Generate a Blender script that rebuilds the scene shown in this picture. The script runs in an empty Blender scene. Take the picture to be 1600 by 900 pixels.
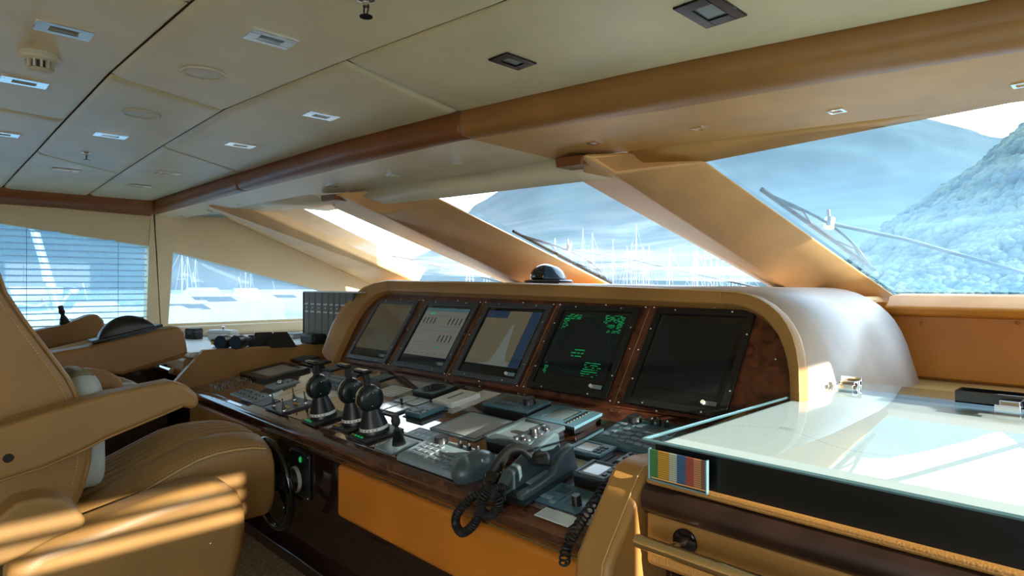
import bpy, math, random
from mathutils import Vector, Matrix, noise
R = math.radians
C = bpy.context.scene.collection
EYE = 1.36; F = 975.0; HY = 445.0; YAW = R(45.74)
SN, CS = math.sin(YAW), math.cos(YAW)
# ---------------------------------------------------------------- camera
cam = bpy.data.cameras.new('camera'); cam.sensor_width = 36; cam.lens = F/1600*36; cam.shift_y = -5/1600
cam.clip_start = .02; cam.clip_end = 6000
co = bpy.data.objects.new('camera', cam); C.objects.link(co)
co.location = (0, 0, EYE); co.rotation_euler = (R(90), 0, YAW)
bpy.context.scene.camera = co
# ---------------------------------------------------------------- world, sun, exposure
SUN_EL, SUN_AZ = 15.5, -3.0          # elevation; azimuth measured from +X towards +Y
W = bpy.data.worlds.new('sky'); bpy.context.scene.world = W; W.use_nodes = True
nt = W.node_tree; nt.nodes.clear()
tc = nt.nodes.new('ShaderNodeTexCoord'); sp = nt.nodes.new('ShaderNodeSeparateXYZ')
rp = nt.nodes.new('ShaderNodeValToRGB'); bg = nt.nodes.new('ShaderNodeBackground'); ow = nt.nodes.new('ShaderNodeOutputWorld')
nt.links.new(tc.outputs['Generated'], sp.inputs[0]); nt.links.new(sp.outputs[2], rp.inputs[0])
nt.links.new(rp.outputs[0], bg.inputs[0]); nt.links.new(bg.outputs[0], ow.inputs[0])
e = rp.color_ramp.elements; e[0].position = 0.0; e[0].color = (.90, .96, 1, 1); e[1].position = .9; e[1].color = (.42, .66, .95, 1)
m_ = e.new(.3); m_.color = (.78, .91, 1, 1)
bg.inputs[1].default_value = 4.0
sl = bpy.data.lights.new('sun', 'SUN'); sl.energy = 11.0; sl.angle = R(.6); sl.color = (1, .90, .74)
so = bpy.data.objects.new('sun', sl); C.objects.link(so)
sd = Vector((math.cos(R(SUN_EL))*math.cos(R(SUN_AZ)), math.cos(R(SUN_EL))*math.sin(R(SUN_AZ)), math.sin(R(SUN_EL))))
so.rotation_euler = sd.to_track_quat('Z', 'Y').to_euler(); so.location = sd*30
vs = bpy.context.scene.view_settings; vs.view_transform = 'Standard'; vs.look = 'None'; vs.gamma = 1; vs.exposure = 0.45
vs.use_curve_mapping = False
random.seed(7)

# ---------------------------------------------------------------- pixel <-> place helpers (a ray of the camera met with a known surface)
def ray(px, py):
    u = (px-800)/F; w = (HY-py)/F
    return Vector((-SN+CS*u, CS+SN*u, w))
CAM = Vector((0, 0, EYE))
def hit(px, py, p0, n):
    d = ray(px, py); n = Vector(n); return CAM + d*((Vector(p0)-CAM).dot(n)/d.dot(n))
def atX(px, py, X): return hit(px, py, (X, 0, 0), (1, 0, 0))
def atY(px, py, Y): return hit(px, py, (0, Y, 0), (0, 1, 0))
def atZ(px, py, Z): return hit(px, py, (0, 0, Z), (0, 0, 1))
def lerp(a, b, t): return a+(b-a)*t
def interp(pts, x):
    if x <= pts[0][0]: return pts[0][1]
    for (a, b), (c, d) in zip(pts, pts[1:]):
        if x <= c: return b+(d-b)*(x-a)/(c-a)
    return pts[-1][1]

# ---------------------------------------------------------------- materials
MATS = {}
def newmat(name):
    m = bpy.data.materials.new(name); m.use_nodes = True; n = m.node_tree
    b = n.nodes['Principled BSDF']; MATS[name] = m; return m, n, b
def noise_col(n, scale, c1, c2, detail=4, stretch=None, lo=.35, hi=.65, dist=0):
    t = n.nodes.new('ShaderNodeTexCoord'); ns = n.nodes.new('ShaderNodeTexNoise'); ns.inputs['Scale'].default_value = scale
    ns.inputs['Detail'].default_value = detail; ns.inputs['Distortion'].default_value = dist
    src = t.outputs['Object']
    if stretch:
        mp = n.nodes.new('ShaderNodeMapping'); mp.inputs['Scale'].default_value = stretch; n.links.new(src, mp.inputs[0]); src = mp.outputs[0]
    n.links.new(src, ns.inputs[0]); r = n.nodes.new('ShaderNodeValToRGB'); n.links.new(ns.outputs[0], r.inputs[0])
    r.color_ramp.elements[0].position = lo; r.color_ramp.elements[1].position = hi
    r.color_ramp.elements[0].color = (*c1, 1); r.color_ramp.elements[1].color = (*c2, 1)
    return r.outputs[0], src
def bump(n, b, scale, strength, dist=.002, kind='noise'):
    t = n.nodes.new('ShaderNodeTexCoord')
    if kind == 'noise': x = n.nodes.new('ShaderNodeTexNoise'); x.inputs['Detail'].default_value = 3
    else: x = n.nodes.new('ShaderNodeTexVoronoi')
    x.inputs['Scale'].default_value = scale; n.links.new(t.outputs['Object'], x.inputs[0])
    bp = n.nodes.new('ShaderNodeBump'); bp.inputs['Strength'].default_value = strength; bp.inputs['Distance'].default_value = dist
    n.links.new(x.outputs[0], bp.inputs['Height']); n.links.new(bp.outputs[0], b.inputs['Normal'])
def plain(name, col, rough=.5, metal=0, coat=0, spec=.5, emit=None, es=0):
    m, n, b = newmat(name); b.inputs['Base Color'].default_value = (*col, 1); b.inputs['Roughness'].default_value = rough
    b.inputs['Metallic'].default_value = metal; b.inputs['Coat Weight'].default_value = coat; b.inputs['Coat Roughness'].default_value = .04
    b.inputs['Specular IOR Level'].default_value = spec
    if emit: b.inputs['Emission Color'].default_value = (*emit, 1); b.inputs['Emission Strength'].default_value = es
    return m
def leather(name, c, rough=.45, grain=220, var=.82):
    m, n, b = newmat(name); o, _ = noise_col(n, 3.5, tuple(v*var for v in c), c); n.links.new(o, b.inputs['Base Color'])
    b.inputs['Roughness'].default_value = rough; bump(n, b, grain, .25, .0015, 'voronoi'); return m
leather('tan_leather', (.46, .235, .065), .42)
leather('orange_leather', (.60, .20, .018), .42)
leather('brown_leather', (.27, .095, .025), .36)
leather('seat_leather', (.33, .182, .058), .42)
leather('pod_leather', (.36, .185, .06), .45)
leather('frame_leather', (.94, .56, .24), .42)
leather('wall_fabric', (.84, .70, .46), .75, 500, .95)
leather('ceiling_fabric', (.84, .78, .53), .34, 400, .9)
leather('soffit_lit', (.84, .76, .56), .30, 300, .93)  # paler copy of the soffit leather, brighter light put into its colour
leather('hood_leather', (.68, .57, .50), .34)
leather('soffit_shaded', (.74, .42, .14), .38)  # same soffit leather, its dimmer light put into a darker colour
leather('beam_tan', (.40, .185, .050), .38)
def burl(name, c1, c2, rough=.25, coat=.6, sc=14):
    m, n, b = newmat(name); o, _ = noise_col(n, sc, c1, c2, 8, None, .32, .68, 1.2); n.links.new(o, b.inputs['Base Color'])
    b.inputs['Roughness'].default_value = rough; b.inputs['Coat Weight'].default_value = coat; b.inputs['Coat Roughness'].default_value = .03; return m
burl('burl_wood', (.030, .011, .006), (.19, .055, .025), .3, .25)
burl('dash_wood', (.035, .012, .007), (.13, .045, .022), .2, 1.0, 9)
burl('lacquer_wood', (.014, .006, .005), (.035, .013, .010), .12, .7, 6)
burl('strip_wood', (.018, .008, .006), (.040, .017, .012), .38, .1, 6)
plain('black_plastic', (.012, .013, .015), .33)
plain('grey_plastic', (.055, .085, .10), .34)
plain('blue_grey_plastic', (.07, .17, .23), .30)
plain('light_plastic', (.22, .32, .37), .30)
plain('throttle_black', (.010, .017, .020), .27)
plain('rubber', (.010, .010, .011), .55)
plain('gloss_black', (.006, .007, .009), .06, 0, .6)
plain('smoked_plastic', (.008, .010, .012), .09)
plain('deep_black', (.004, .006, .008), .30, 0, 0, .25)
plain('dark_steel', (.10, .115, .125), .38, .6)
plain('chrome', (.80, .82, .85), .08, 1)
plain('satin_chrome', (.95, .96, .98), .20, 1)
plain('brushed_steel', (.62, .60, .55), .22, 1)
plain('brass_steel', (.92, .76, .50), .20, 1)
plain('white_plastic', (.80, .82, .80), .4)
plain('cream_plastic', (.66, .62, .48), .35)
m, n, b = newmat('dash_plate'); o, _ = noise_col(n, 9, (.035, .012, .007), (.11, .04, .02), 8, None, .32, .68, 1.2); n.links.new(o, b.inputs['Base Color']); b.inputs['Roughness'].default_value = .12; b.inputs['Coat Weight'].default_value = 1; b.inputs['Coat IOR'].default_value = 2.4; b.inputs['Coat Roughness'].default_value = .02
plain('paper', (.72, .76, .78), .7)
plain('chart_paper', (.74, .77, .76), .8)
plain('paper_ink', (.30, .32, .33), .8)
plain('pad_grey', (.42, .46, .50), .25)
plain('pad_white', (.70, .78, .82), .12, 0, 1)
plain('key_grey', (.16, .20, .23), .4)
plain('lcd_green', (.035, .06, .03), .12)
plain('lcd_grey', (.16, .22, .25), .10)
plain('lcd_bright', (.62, .68, .72), .08)
plain('yellow_cap', (.75, .42, .03), .4); plain('green_cap', (.02, .45, .12), .4, 0, 0, .5, (.02, .6, .15), .25)
plain('blue_lacquer', (.012, .055, .12), .10, 0, .8)
plain('binder_grey', (.115, .090, .060), .6); plain('binder_edge', (.02, .02, .02), .5)
plain('label_white', (.75, .75, .72), .6)
plain('folder_black', (.012, .012, .013), .35)
plain('pillow_cloth', (.42, .47, .45), .85)
plain('khaki_cloth', (.20, .19, .11), .85)
plain('stitch', (.62, .42, .18), .7)
plain('groove', (.05, .03, .015), .8)
plain('backing', (.34, .30, .20), .9)
plain('slat_metal', (.62, .66, .70), .3, .4)
plain('steel_dark_gloss', (.03, .03, .035), .12, .8)
plain('clear_edge', (.12, .24, .28), .10, 0, .5)
plain('hull_white', (.30, .33, .35), .4)
plain('mast_metal', (.36, .40, .43), .4)
plain('boat_window', (.03, .06, .09), .1)
plain('canvas_blue', (.10, .18, .26), .8)
plain('quay', (.30, .29, .27), .9)
for nm, c in (('green_strip', (.03, .30, .08)), ('amber_strip', (.85, .40, .03)), ('grey_strip', (.7, .68, .58)), ('blue_strip', (.01, .14, .38)), ('red_strip', (.55, .07, .07)), ('coral_strip', (.82, .30, .13)), ('brown_strip', (.24, .11, .09))):
    plain(nm, c, .55)
def disp(name, col, s, base=(.01, .011, .012), rough=.08): plain(name, base, rough, 0, 0, .5, col, s)
disp('screen_dim', (.13, .115, .07), .22); disp('screen_data', (.40, .40, .34), .18); disp('screen_chart', (.34, .30, .18), .17)
disp('screen_blue', (.02, .055, .11), .3); disp('screen_black', (.0, .004, .006), .3); disp('ui_green', (.01, .50, .14), .40)
disp('ui_dark', (.02, .02, .02), .1); disp('ui_dim_green', (.04, .30, .16), .5); disp('ui_land', (.30, .34, .30), .24); disp('ui_teal', (.05, .12, .13), .5)
disp('ui_amber_glow', (.55, .45, .10), .35)
# carpet
m, n, b = newmat('carpet'); o, _ = noise_col(n, 60, (.26, .18, .09), (.48, .36, .20), 5); n.links.new(o, b.inputs['Base Color']); b.inputs['Roughness'].default_value = .95; bump(n, b, 400, .8, .01)
# leaves, with distance haze put into their bluish colours / water
m, n, b = newmat('far_forest_hazed'); o, _ = noise_col(n, .006, (.020, .052, .070), (.036, .078, .095), 8); n.links.new(o, b.inputs['Base Color']); b.inputs['Roughness'].default_value = .9
m, n, b = newmat('near_forest_hazed'); o, _ = noise_col(n, .09, (.018, .052, .066), (.10, .135, .110), 8, None, .38, .62); n.links.new(o, b.inputs['Base Color']); b.inputs['Roughness'].default_value = .9
m, n, b = newmat('water'); o, _ = noise_col(n, .15, (.06, .13, .17), (.14, .22, .26), 6, (1, .25, 1)); n.links.new(o, b.inputs['Base Color']); b.inputs['Roughness'].default_value = .25; bump(n, b, .9, .5, .3)
# chart ink lines on the chart paper
# dusty window glass: clear pane with a thin film of salt that catches daylight and stands in for outdoor haze
def dusty_hazy(name, lo, hi, film, scale=1.2, stretch=(1, 6, 1), tint=(.97, .99, 1)):
    m, n, b = newmat(name); n.nodes.remove(b); out = n.nodes['Material Output']
    tr = n.nodes.new('ShaderNodeBsdfTransparent'); tr.inputs[0].default_value = (*tint, 1)
    tl = n.nodes.new('ShaderNodeBsdfTranslucent'); tl.inputs[0].default_value = (*film, 1)
    gl = n.nodes.new('ShaderNodeBsdfGlossy'); gl.inputs['Roughness'].default_value = .03
    c, src = noise_col(n, scale, (lo,)*3, (hi,)*3, 7, stretch, .35, .68, .8)
    mx = n.nodes.new('ShaderNodeMixShader'); n.links.new(c, mx.inputs[0]); n.links.new(tr.outputs[0], mx.inputs[1]); n.links.new(tl.outputs[0], mx.inputs[2])
    m2 = n.nodes.new('ShaderNodeMixShader'); m2.inputs[0].default_value = .05
    n.links.new(mx.outputs[0], m2.inputs[1]); n.links.new(gl.outputs[0], m2.inputs[2]); n.links.new(m2.outputs[0], out.inputs[0])
dusty_hazy('salty_glass', .03, .26, (.93, .96, 1), 1.2, (1, 6, 1), (.85, .88, .9)); dusty_hazy('haze_film_glass', .12, .20, (.55, .84, 1), 1.2, (1, 6, 1), (.82, .90, .93)); dusty_hazy('blue_glass', .03, .07, (.75, .92, 1), 1, (1, 1, 1), (.62, .76, .84))  # right pane's blue film puts the distance haze into the glass
dusty_hazy('hazy_side_glass', .10, .18, (.95, .98, 1), 1, (1, 1, 1), (.66, .74, .80))
def clear(name, tint, fac=.08):
    m, n, b = newmat(name); n.nodes.remove(b); out = n.nodes['Material Output']
    tr = n.nodes.new('ShaderNodeBsdfTransparent'); tr.inputs[0].default_value = (*tint, 1)
    gl = n.nodes.new('ShaderNodeBsdfGlossy'); gl.inputs['Roughness'].default_value = .01
    fr = n.nodes.new('ShaderNodeFresnel'); fr.inputs[0].default_value = 1.5
    ge = n.nodes.new('ShaderNodeNewGeometry'); iv = n.nodes.new('ShaderNodeMath'); iv.operation = 'SUBTRACT'; iv.inputs[0].default_value = 1; n.links.new(ge.outputs['Backfacing'], iv.inputs[1]); mu = n.nodes.new('ShaderNodeMath'); mu.operation = 'MULTIPLY'; n.links.new(fr.outputs[0], mu.inputs[0]); n.links.new(iv.outputs[0], mu.inputs[1])
    mx = n.nodes.new('ShaderNodeMixShader'); n.links.new(mu.outputs[0], mx.inputs[0]); n.links.new(tr.outputs[0], mx.inputs[1]); n.links.new(gl.outputs[0], mx.inputs[2]); n.links.new(mx.outputs[0], out.inputs[0])
clear('clear_glass', (.93, .98, .99)); clear('clear_acrylic', (.92, .95, .95))

# ---------------------------------------------------------------- mesh builder
ROOT = {}
class MB:
    def __init__(s): s.v = []; s.f = []
    def add(s, vs_, fs_, M=None):
        o = len(s.v)
        for p in vs_:
            p = Vector(p); s.v.append(M @ p if M is not None else p)
        for f in fs_: s.f.append([i+o for i in f])
        return s
    def box(s, x0, x1, y0, y1, z0, z1, M=None):
        v = [(x, y, z) for z in (z0, z1) for y in (y0, y1) for x in (x0, x1)]
        return s.add(v, [(0, 2, 3, 1), (4, 5, 7, 6), (0, 1, 5, 4), (2, 6, 7, 3), (0, 4, 6, 2), (1, 3, 7, 5)], M)
    def ext(s, poly, vec, M=None):
        n = len(poly); vec = Vector(vec); a = [Vector(p) for p in poly]
        s.add(a+[p+vec for p in a], [list(range(n))[::-1], list(range(n, 2*n))]+[(i, (i+1) % n, n+(i+1) % n, n+i) for i in range(n)], M); return s
    def loft(s, rings, close=True, caps=True):
        n = len(rings[0]); v = [p for r in rings for p in r]; f = []
        for k in range(len(rings)-1):
            for i in range(n if close else n-1):
                j = (i+1) % n; f.append((k*n+i, k*n+j, (k+1)*n+j, (k+1)*n+i))
        if caps and close: f.append(list(range(n))[::-1]); f.append([(len(rings)-1)*n+i for i in range(n)])
        return s.add(v, f)
    def cone(s, p0, p1, r0, r1, n=20, caps=True):
        p0 = Vector(p0); p1 = Vector(p1); q = (p1-p0).to_track_quat('Z', 'Y')
        ring = lambda p, r: [p+q @ Vector((r*math.cos(2*math.pi*i/n), r*math.sin(2*math.pi*i/n), 0)) for i in range(n)]
        return s.loft([ring(p0, r0), ring(p1, r1)], True, caps)
    def cyl(s, p0, p1, r, n=20): return s.cone(p0, p1, r, r, n)
    def lathe(s, prof, M=None, n=28, sx=1, sy=1):
        rings = [[(r*sx*math.cos(2*math.pi*i/n), r*sy*math.sin(2*math.pi*i/n), z) for i in range(n)] for r, z in prof]
        if M is not None: rings = [[M @ Vector(p) for p in r] for r in rings]
        return s.loft(rings)
    def ball(s, c, r, n=16, sc=(1, 1, 1), M=None):
        prof = [(max(1e-4, math.sin(math.pi*k/n))*1.0, -math.cos(math.pi*k/n)) for k in range(n+1)]
        c = Vector(c); rings = []
        for rr, z in prof:
            rings.append([c+Vector((r*rr*math.cos(2*math.pi*i/(2*n))*sc[0], r*rr*math.sin(2*math.pi*i/(2*n))*sc[1], r*z*sc[2])) for i in range(2*n)])
        if M is not None: rings = [[M @ Vector(p) for p in r_] for r_ in rings]
        return s.loft(rings)
    def tube(s, pts, r, n=10, closed=False):
        pts = [Vector(p) for p in pts]; m = len(pts); rings = []; up = Vector((.13, .21, 1)).normalized()
        for i, p in enumerate(pts):
            a = pts[(i-1) % m] if (i > 0 or closed) else p; b = pts[(i+1) % m] if (i < m-1 or closed) else p
            t = (b-a).normalized(); x = up.cross(t)
            if x.length < 1e-4: x = Vector((1, 0, 0)).cross(t)
            x.normalize(); y = t.cross(x); up = y if abs(y.dot(t)) < .99 else up
            up = y; rr = r[i] if isinstance(r, (list, tuple)) else r
            rings.append([p+x*(rr*math.cos(2*math.pi*k/n))+y*(rr*math.sin(2*math.pi*k/n)) for k in range(n)])
            up = y
        if closed: rings.append(rings[0])
        return s.loft(rings, True, not closed)
    def grid(s, fn, nu, nv):
        o = [fn(i/nu, j/nv) for j in range(nv+1) for i in range(nu+1)]
        return s.add(o, [(j*(nu+1)+i, j*(nu+1)+i+1, (j+1)*(nu+1)+i+1, (j+1)*(nu+1)+i) for j in range(nv) for i in range(nu)])
    def build(s, name, mat, parent=None, at=None, bevel=0, seg=3, smooth=True, world=True, label=None, ang=38, sub=0, solid=0):
        """world=True: the vertices are in place coordinates and get re-based on the thing's origin."""
        v = s.v
        if parent is not None:
            if world: inv = ROOT[parent.name].inverted(); v = [inv @ p for p in v]
        elif at is not None and world:
            a = Vector(at); v = [p-a for p in v]
        me = bpy.data.meshes.new(name); me.from_pydata([tuple(p) for p in v], [], s.f); me.validate(); me.update()
        import bmesh
        bm = bmesh.new(); bm.from_mesh(me); bmesh.ops.remove_doubles(bm, verts=bm.verts, dist=1e-5); bmesh.ops.recalc_face_normals(bm, faces=bm.faces); bm.to_mesh(me); bm.free()
        me.materials.append(MATS[mat] if isinstance(mat, str) else mat)
        if smooth:
            me.shade_smooth()
            me.set_sharp_from_angle(angle=R(ang))
        o = bpy.data.objects.new(name, me); C.objects.link(o)
        if parent is not None: o.parent = parent; ROOT[o.name] = ROOT[parent.name]
        else:
            if at is not None: o.location = at
            ROOT[o.name] = Matrix.Translation(at if at is not None else (0, 0, 0))
        if solid:
            md = o.modifiers.new('thickness', 'SOLIDIFY'); md.thickness = solid; md.offset = -1
        if bevel:
            md = o.modifiers.new('rounded edges', 'BEVEL'); md.width = bevel; md.segments = seg; md.limit_method = 'ANGLE'; md.angle_limit = R(35); md.harden_normals = False
        if sub:
            md = o.modifiers.new('smooth', 'SUBSURF'); md.levels = sub; md.render_levels = sub
        if label: o['label'] = label
        return o
def thing(name, label, cat, loc, rot=(0, 0, 0), group=None):
    o = bpy.data.objects.new(name, None); o.empty_display_size = .05; C.objects.link(o); o.location = loc; o.rotation_euler = rot
    from mathutils import Euler
    ROOT[o.name] = Matrix.Translation(loc) @ Euler(rot).to_matrix().to_4x4()
    o['label'] = label; o['category'] = cat
    if group: o['group'] = group
    return o
def tag(o, label, cat, group=None, kind=None):
    o['label'] = label; o['category'] = cat
    if group: o['group'] = group
    if kind: o['kind'] = kind
    return o
def struct(o): o['kind'] = 'structure'; return o
def dup(root, loc=None, rot=None, label=None):
    def cp(o, par):
        c = o.copy(); C.objects.link(c); ROOT[c.name] = Matrix()
        if par is not None: c.parent = par
        for ch in [x for x in ALLCH(o)]: cp(ch, c)
        return c
    r = cp(root, None)
    if loc is not None: r.location = loc
    if rot is not None: r.rotation_euler = rot
    if label: r['label'] = label
    return r
def ALLCH(o): return [x for x in list(C.objects) if x.parent == o]

# =====================================================================================  STRUCTURE
CZ = 2.06
def cz(x): return CZ-.0035*(x+2)**2
struct(MB().box(-5.7, 1.5, -3.0, 3.7, -.06, 0).build('floor', 'carpet', at=(-2, .3, 0), smooth=False))
# --- ceiling of padded panels
yA = [(-5.7, .485), (-4.07, .497), (-2.45, .497), (-1.63, .521), (-1, .56), (1.5, .75)]
yB = [(-5.7, .985), (-3.5, .94), (-2.6, .932), (-1.785, 1.003), (-1.09, 1.08), (1.5, 1.4)]
yT = [(-6, 1.40), (-5.6, 1.41), (-3.92, 1.50), (-2.76, 1.55), (-1.98, 1.63), (-1.09, 1.755), (-.275, 1.915), (1.5, 2.12)]
yL = [(-6.2, 1.43), (-5.6, 1.45), (-4.05, 1.55), (-2.03, 1.673), (-1.17, 1.88), (-.5, 1.987), (-.23, 2.044), (1.5, 2.25)]
yS = [(-5.6, 1.62), (-3.764, 1.843), (-3.478, 1.981), (-3.30, 2.03), (-1.962, 2.185), (-1.439, 2.31), (-.716, 2.431), (-.281, 2.515), (1.5, 2.62)]
def panel(mb, ylo, yhi, xl, xr, g=.0035):
    def fn(u, v):
        X = lerp(lerp(xl[0], xr[0], u), lerp(xl[1], xr[1], u), v)
        a = ylo(X)+g; b = yhi(X)-g
        X2 = X
        e_ = min(u*abs(xr[0]-xl[0]), (1-u)*abs(xr[0]-xl[0]))
        w = min(v*(b-a), (1-v)*(b-a))
        up = .014*math.exp(-e_/.010)+.014*math.exp(-w/.010)
        if u == 0: X2 += g
        if u == 1: X2 -= g
        return (X2, lerp(a, b, v), cz(X)+min(.014, up))
    us = [0, .006, .015, .03]+[i/18 for i in range(1, 18)]+[.97, .985, .994, 1]
    vs2 = [0, .01, .025, .05]+[i/8 for i in range(1, 8)]+[.95, .975, .99, 1]
    us = sorted(set(us)); vs2 = sorted(set(vs2))
    mb.grid(lambda u, v: fn(us[round(u*(len(us)-1))], vs2[round(v*(len(vs2)-1))]), len(us)-1, len(vs2)-1)
mb = MB(); row0 = lambda x: -.35; rA = lambda x: interp(yA, x); rB = lambda x: interp(yB, x); rT = lambda x: interp(yT, x)
for xl, xr in (((-5.62, -5.62), (-3.05, -3.235)), ((-3.05, -3.235), (-1.62, -1.70)), ((-1.62, -1.7), (0, 0)), ((0, 0), (1.5, 1.5))): panel(mb, row0, rA, xl, xr)
for xl, xr in (((-5.62, -5.62), (-4.07, -4.44)), ((-4.07, -4.44), (-2.45, -2.63)), ((-2.45, -2.63), (-1.05, -1.10)), ((-1.05, -1.1), (.5, .5)), ((.5, .5), (1.5, 1.5))): panel(mb, rA, rB, xl, xr)
for xl, xr in (((-5.62, -5.62), (-3.5, -3.93)), ((-3.5, -3.93), (-1.785, -1.985)), ((-1.785, -1.985), (1.5, 1.5))): panel(mb, rB, rT, xl, xr)
for xl, xr in (((-5.62, -5.62), (-2.6, -2.6)), ((-2.6, -2.6), (1.5, 1.5))): panel(mb, lambda x: -3.0, row0, xl, xr)
struct(mb.build('ceiling', 'ceiling_fabric', at=(-2, .5, CZ)))
struct(MB().box(-5.7, -.3, -3.08, -3.0, 0, 2.1).build('wall_back', 'wall_fabric', at=(-2, -3, 0), smooth=False))
struct(MB().box(-5.7, 1.55, -3.0, 3.0, CZ+.03, CZ+.08).build('ceiling', 'backing', at=(-2, 0, CZ+.03), smooth=False))
# --- rolled lateral beam in three leather lengths
def beam(x0, x1, nm):
    mb = MB(); N = 24
    def fn(u, v):
        x = lerp(x0+.0015, x1-.0015, u); a = rT(x)-.004; b = interp(yL, x); zt = cz(x)+.01; zb = 1.965-.0033*(x+2)**2
        dz = zt-zb; t = v*math.pi/2; bulge = .035
        e_ = min(u, 1-u)*(x1-x0); sh = .006*math.exp(-e_/.006)
        return (x, a+(b-a)*(1-math.cos(t))*1.0-bulge*math.sin(2*t)*.55+sh, zt-dz*math.sin(t)**.9-bulge*math.sin(2*t)*.25+sh)
    us = sorted(set([0, .003, .008, .02]+[i/N for i in range(1, N)]+[.98, .992, .997, 1]))
    mb.grid(lambda u, v: fn(us[round(u*(len(us)-1))], v), len(us)-1, 14)
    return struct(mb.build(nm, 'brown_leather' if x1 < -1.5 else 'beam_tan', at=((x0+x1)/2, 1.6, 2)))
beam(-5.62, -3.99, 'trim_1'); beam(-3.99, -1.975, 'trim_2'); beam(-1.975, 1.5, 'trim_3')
# --- soffit behind the beam
ZS = 1.945
def soff(x0, x1, nm, mat, skew=(0, 0)):
    def fn(u, v):
        x = lerp(x0+skew[0]*v, x1+skew[1]*v, u); zb = 1.965-.0033*(x+2)**2
        return (x, lerp(interp(yL, x), interp(yS, x), v), lerp(zb, ZS-.0035*(x+2)**2, v))
    return struct(MB().grid(fn, 30, 6).build(nm, mat, at=((x0+x1)/2, 2, ZS)))
soff(-5.62, -3.99, 'trim_4', 'soffit_lit', (0, .27)); soff(-3.99, -1.975, 'trim_5', 'soffit_lit', (.27, .03)); soff(-1.975, 1.5, 'trim_6', 'soffit_shaded', (.03, 0))
# --- windshield: outline points on its bowed, raked surface
def top_y(x): return interp(yS, x)+.10
MU = [  # each mullion: E1 (left glass edge), E2 (crease nearest the room), E3 (right glass edge): (px, py, Y) at top and bottom
  dict(E1=((521, 324, 2.10), (777, 437, 3.45)), E2=((523, 302, 1.86), (805, 437, 3.18)), H3=(645, 292, 2.20), E3=((683, 310, 2.12), (943, 440, 3.55))),
  dict(E1=((909, 283, 2.32), (1195, 444, 3.62)), E2=((909, 242, 2.09), (1216, 444, 3.32)), H3=(1052, 234, 2.46), E3=((1103, 252, 2.42), (1393, 458, 3.72)))]
def pt(t): return atY(*t)
def up_to(a, b, f):   # extend the line b->a past a
    return a+(a-b)*f
LF = dict(E2=((356, 336, 1.72), (573, 439, 3.30)), E3=((405, 331, 1.92), (628, 431, 3.42)))
glass_bottom = []; glass_top = []
lt, lb_ = pt(LF['E3'][0]), pt(LF['E3'][1])
edges = [(lt, lb_)]
for k, mdl in enumerate(MU):
    E = {}
    for key in ('E1', 'E2', 'E3'):
        a, b = pt(mdl[key][0]), pt(mdl[key][1]); E[key] = (a, up_to(b, a, .22), a, b)
    o3 = Vector((-.08, .13, 0)); o1 = Vector((-.04, .13, 0)); H3 = pt(mdl['H3'])
    fc = lambda p, q: p+(q-p)*.08+Vector((0, -.018, -.008))
    a1m, b1m = E['E1'], E['E2']
    r0 = [E['E1'][0], E['E2'][0], fc(E['E2'][0], H3), H3, H3+o3, E['E1'][0]+o1]
    t3 = E['E3'][0]; f3 = (t3-H3).length/(E['E3'][1]-H3).length
    e1m = E['E1'][0].lerp(E['E1'][1], f3*.9); e2m = E['E2'][0].lerp(E['E2'][1], f3*.9)
    rm = [e1m, e2m, fc(e2m, t3), t3, t3+o3, e1m+o1]
    r1 = [E['E1'][1], E['E2'][1], fc(E['E2'][1], E['E3'][1]), E['E3'][1], E['E3'][1]+o3, E['E1'][1]+o1]
    struct(MB().loft([r0, rm, r1]).build('trim_%d' % (7+k), 'frame_leather', at=tuple(E['E2'][3]), bevel=.012, seg=4))
    edges.append((E['E1'][2], E['E1'][3])); edges.append((E['E3'][2], E['E3'][3]))
# brown leather end caps at the heads of the two mullions
for k, (q, Y) in enumerate((([(500, 305), (523, 303), (523, 312), (502, 316)], 1.88), ([(866, 246), (910, 241), (908, 256), (868, 262)], 2.12))):
    poly = [atY(x, y, Y) for x, y in q]
    struct(MB().ext(poly, (0, .25, 0)).build('trim_%d' % (9+k), 'brown_leather', at=tuple(poly[0]), bevel=.008))
# left frame of the windshield
a2, b2 = pt(LF['E2'][0]), pt(LF['E2'][1]); a1, b1 = atX(344, 337, -5.58), atX(573, 442, -5.58)
a1 = up_to(a1, b1, .1); a2x = up_to(a2, b2, .1); a3x = up_to(lt, lb_, .1); b2x = up_to(b2, a2, .15); b1x = up_to(b1, a1, .15); b3x = up_to(lb_, lt, .15)
struct(MB().loft([[a1, a2x, a3x, a3x+Vector((0, .1, .15)), a1+Vector((-.05, .1, .2))], [b1x, b2x, b3x, b3x+Vector((0, .1, .15)), b1x+Vector((-.05, .1, .2))]]).build('trim_11', 'frame_leather', at=tuple(a2), bevel=.01))
# right side: a third mullion outside the frame
rt = Vector((1.25, 2.72, 1.86)); rb = Vector((1.45, 3.75, 1.33))
edges.append((rt, rb))
struct(MB().loft([[rt+Vector(d) for d in ((0, .1, .0), (.02, -.15, 0), (.3, -.15, 0), (.3, .1, 0))], [rb+Vector(d) for d in ((0, .1, .0), (.02, -.15, 0), (.3, -.15, 0), (.3, .1, 0))]]).build('trim_12', 'frame_leather', at=tuple(rt)))
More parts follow.
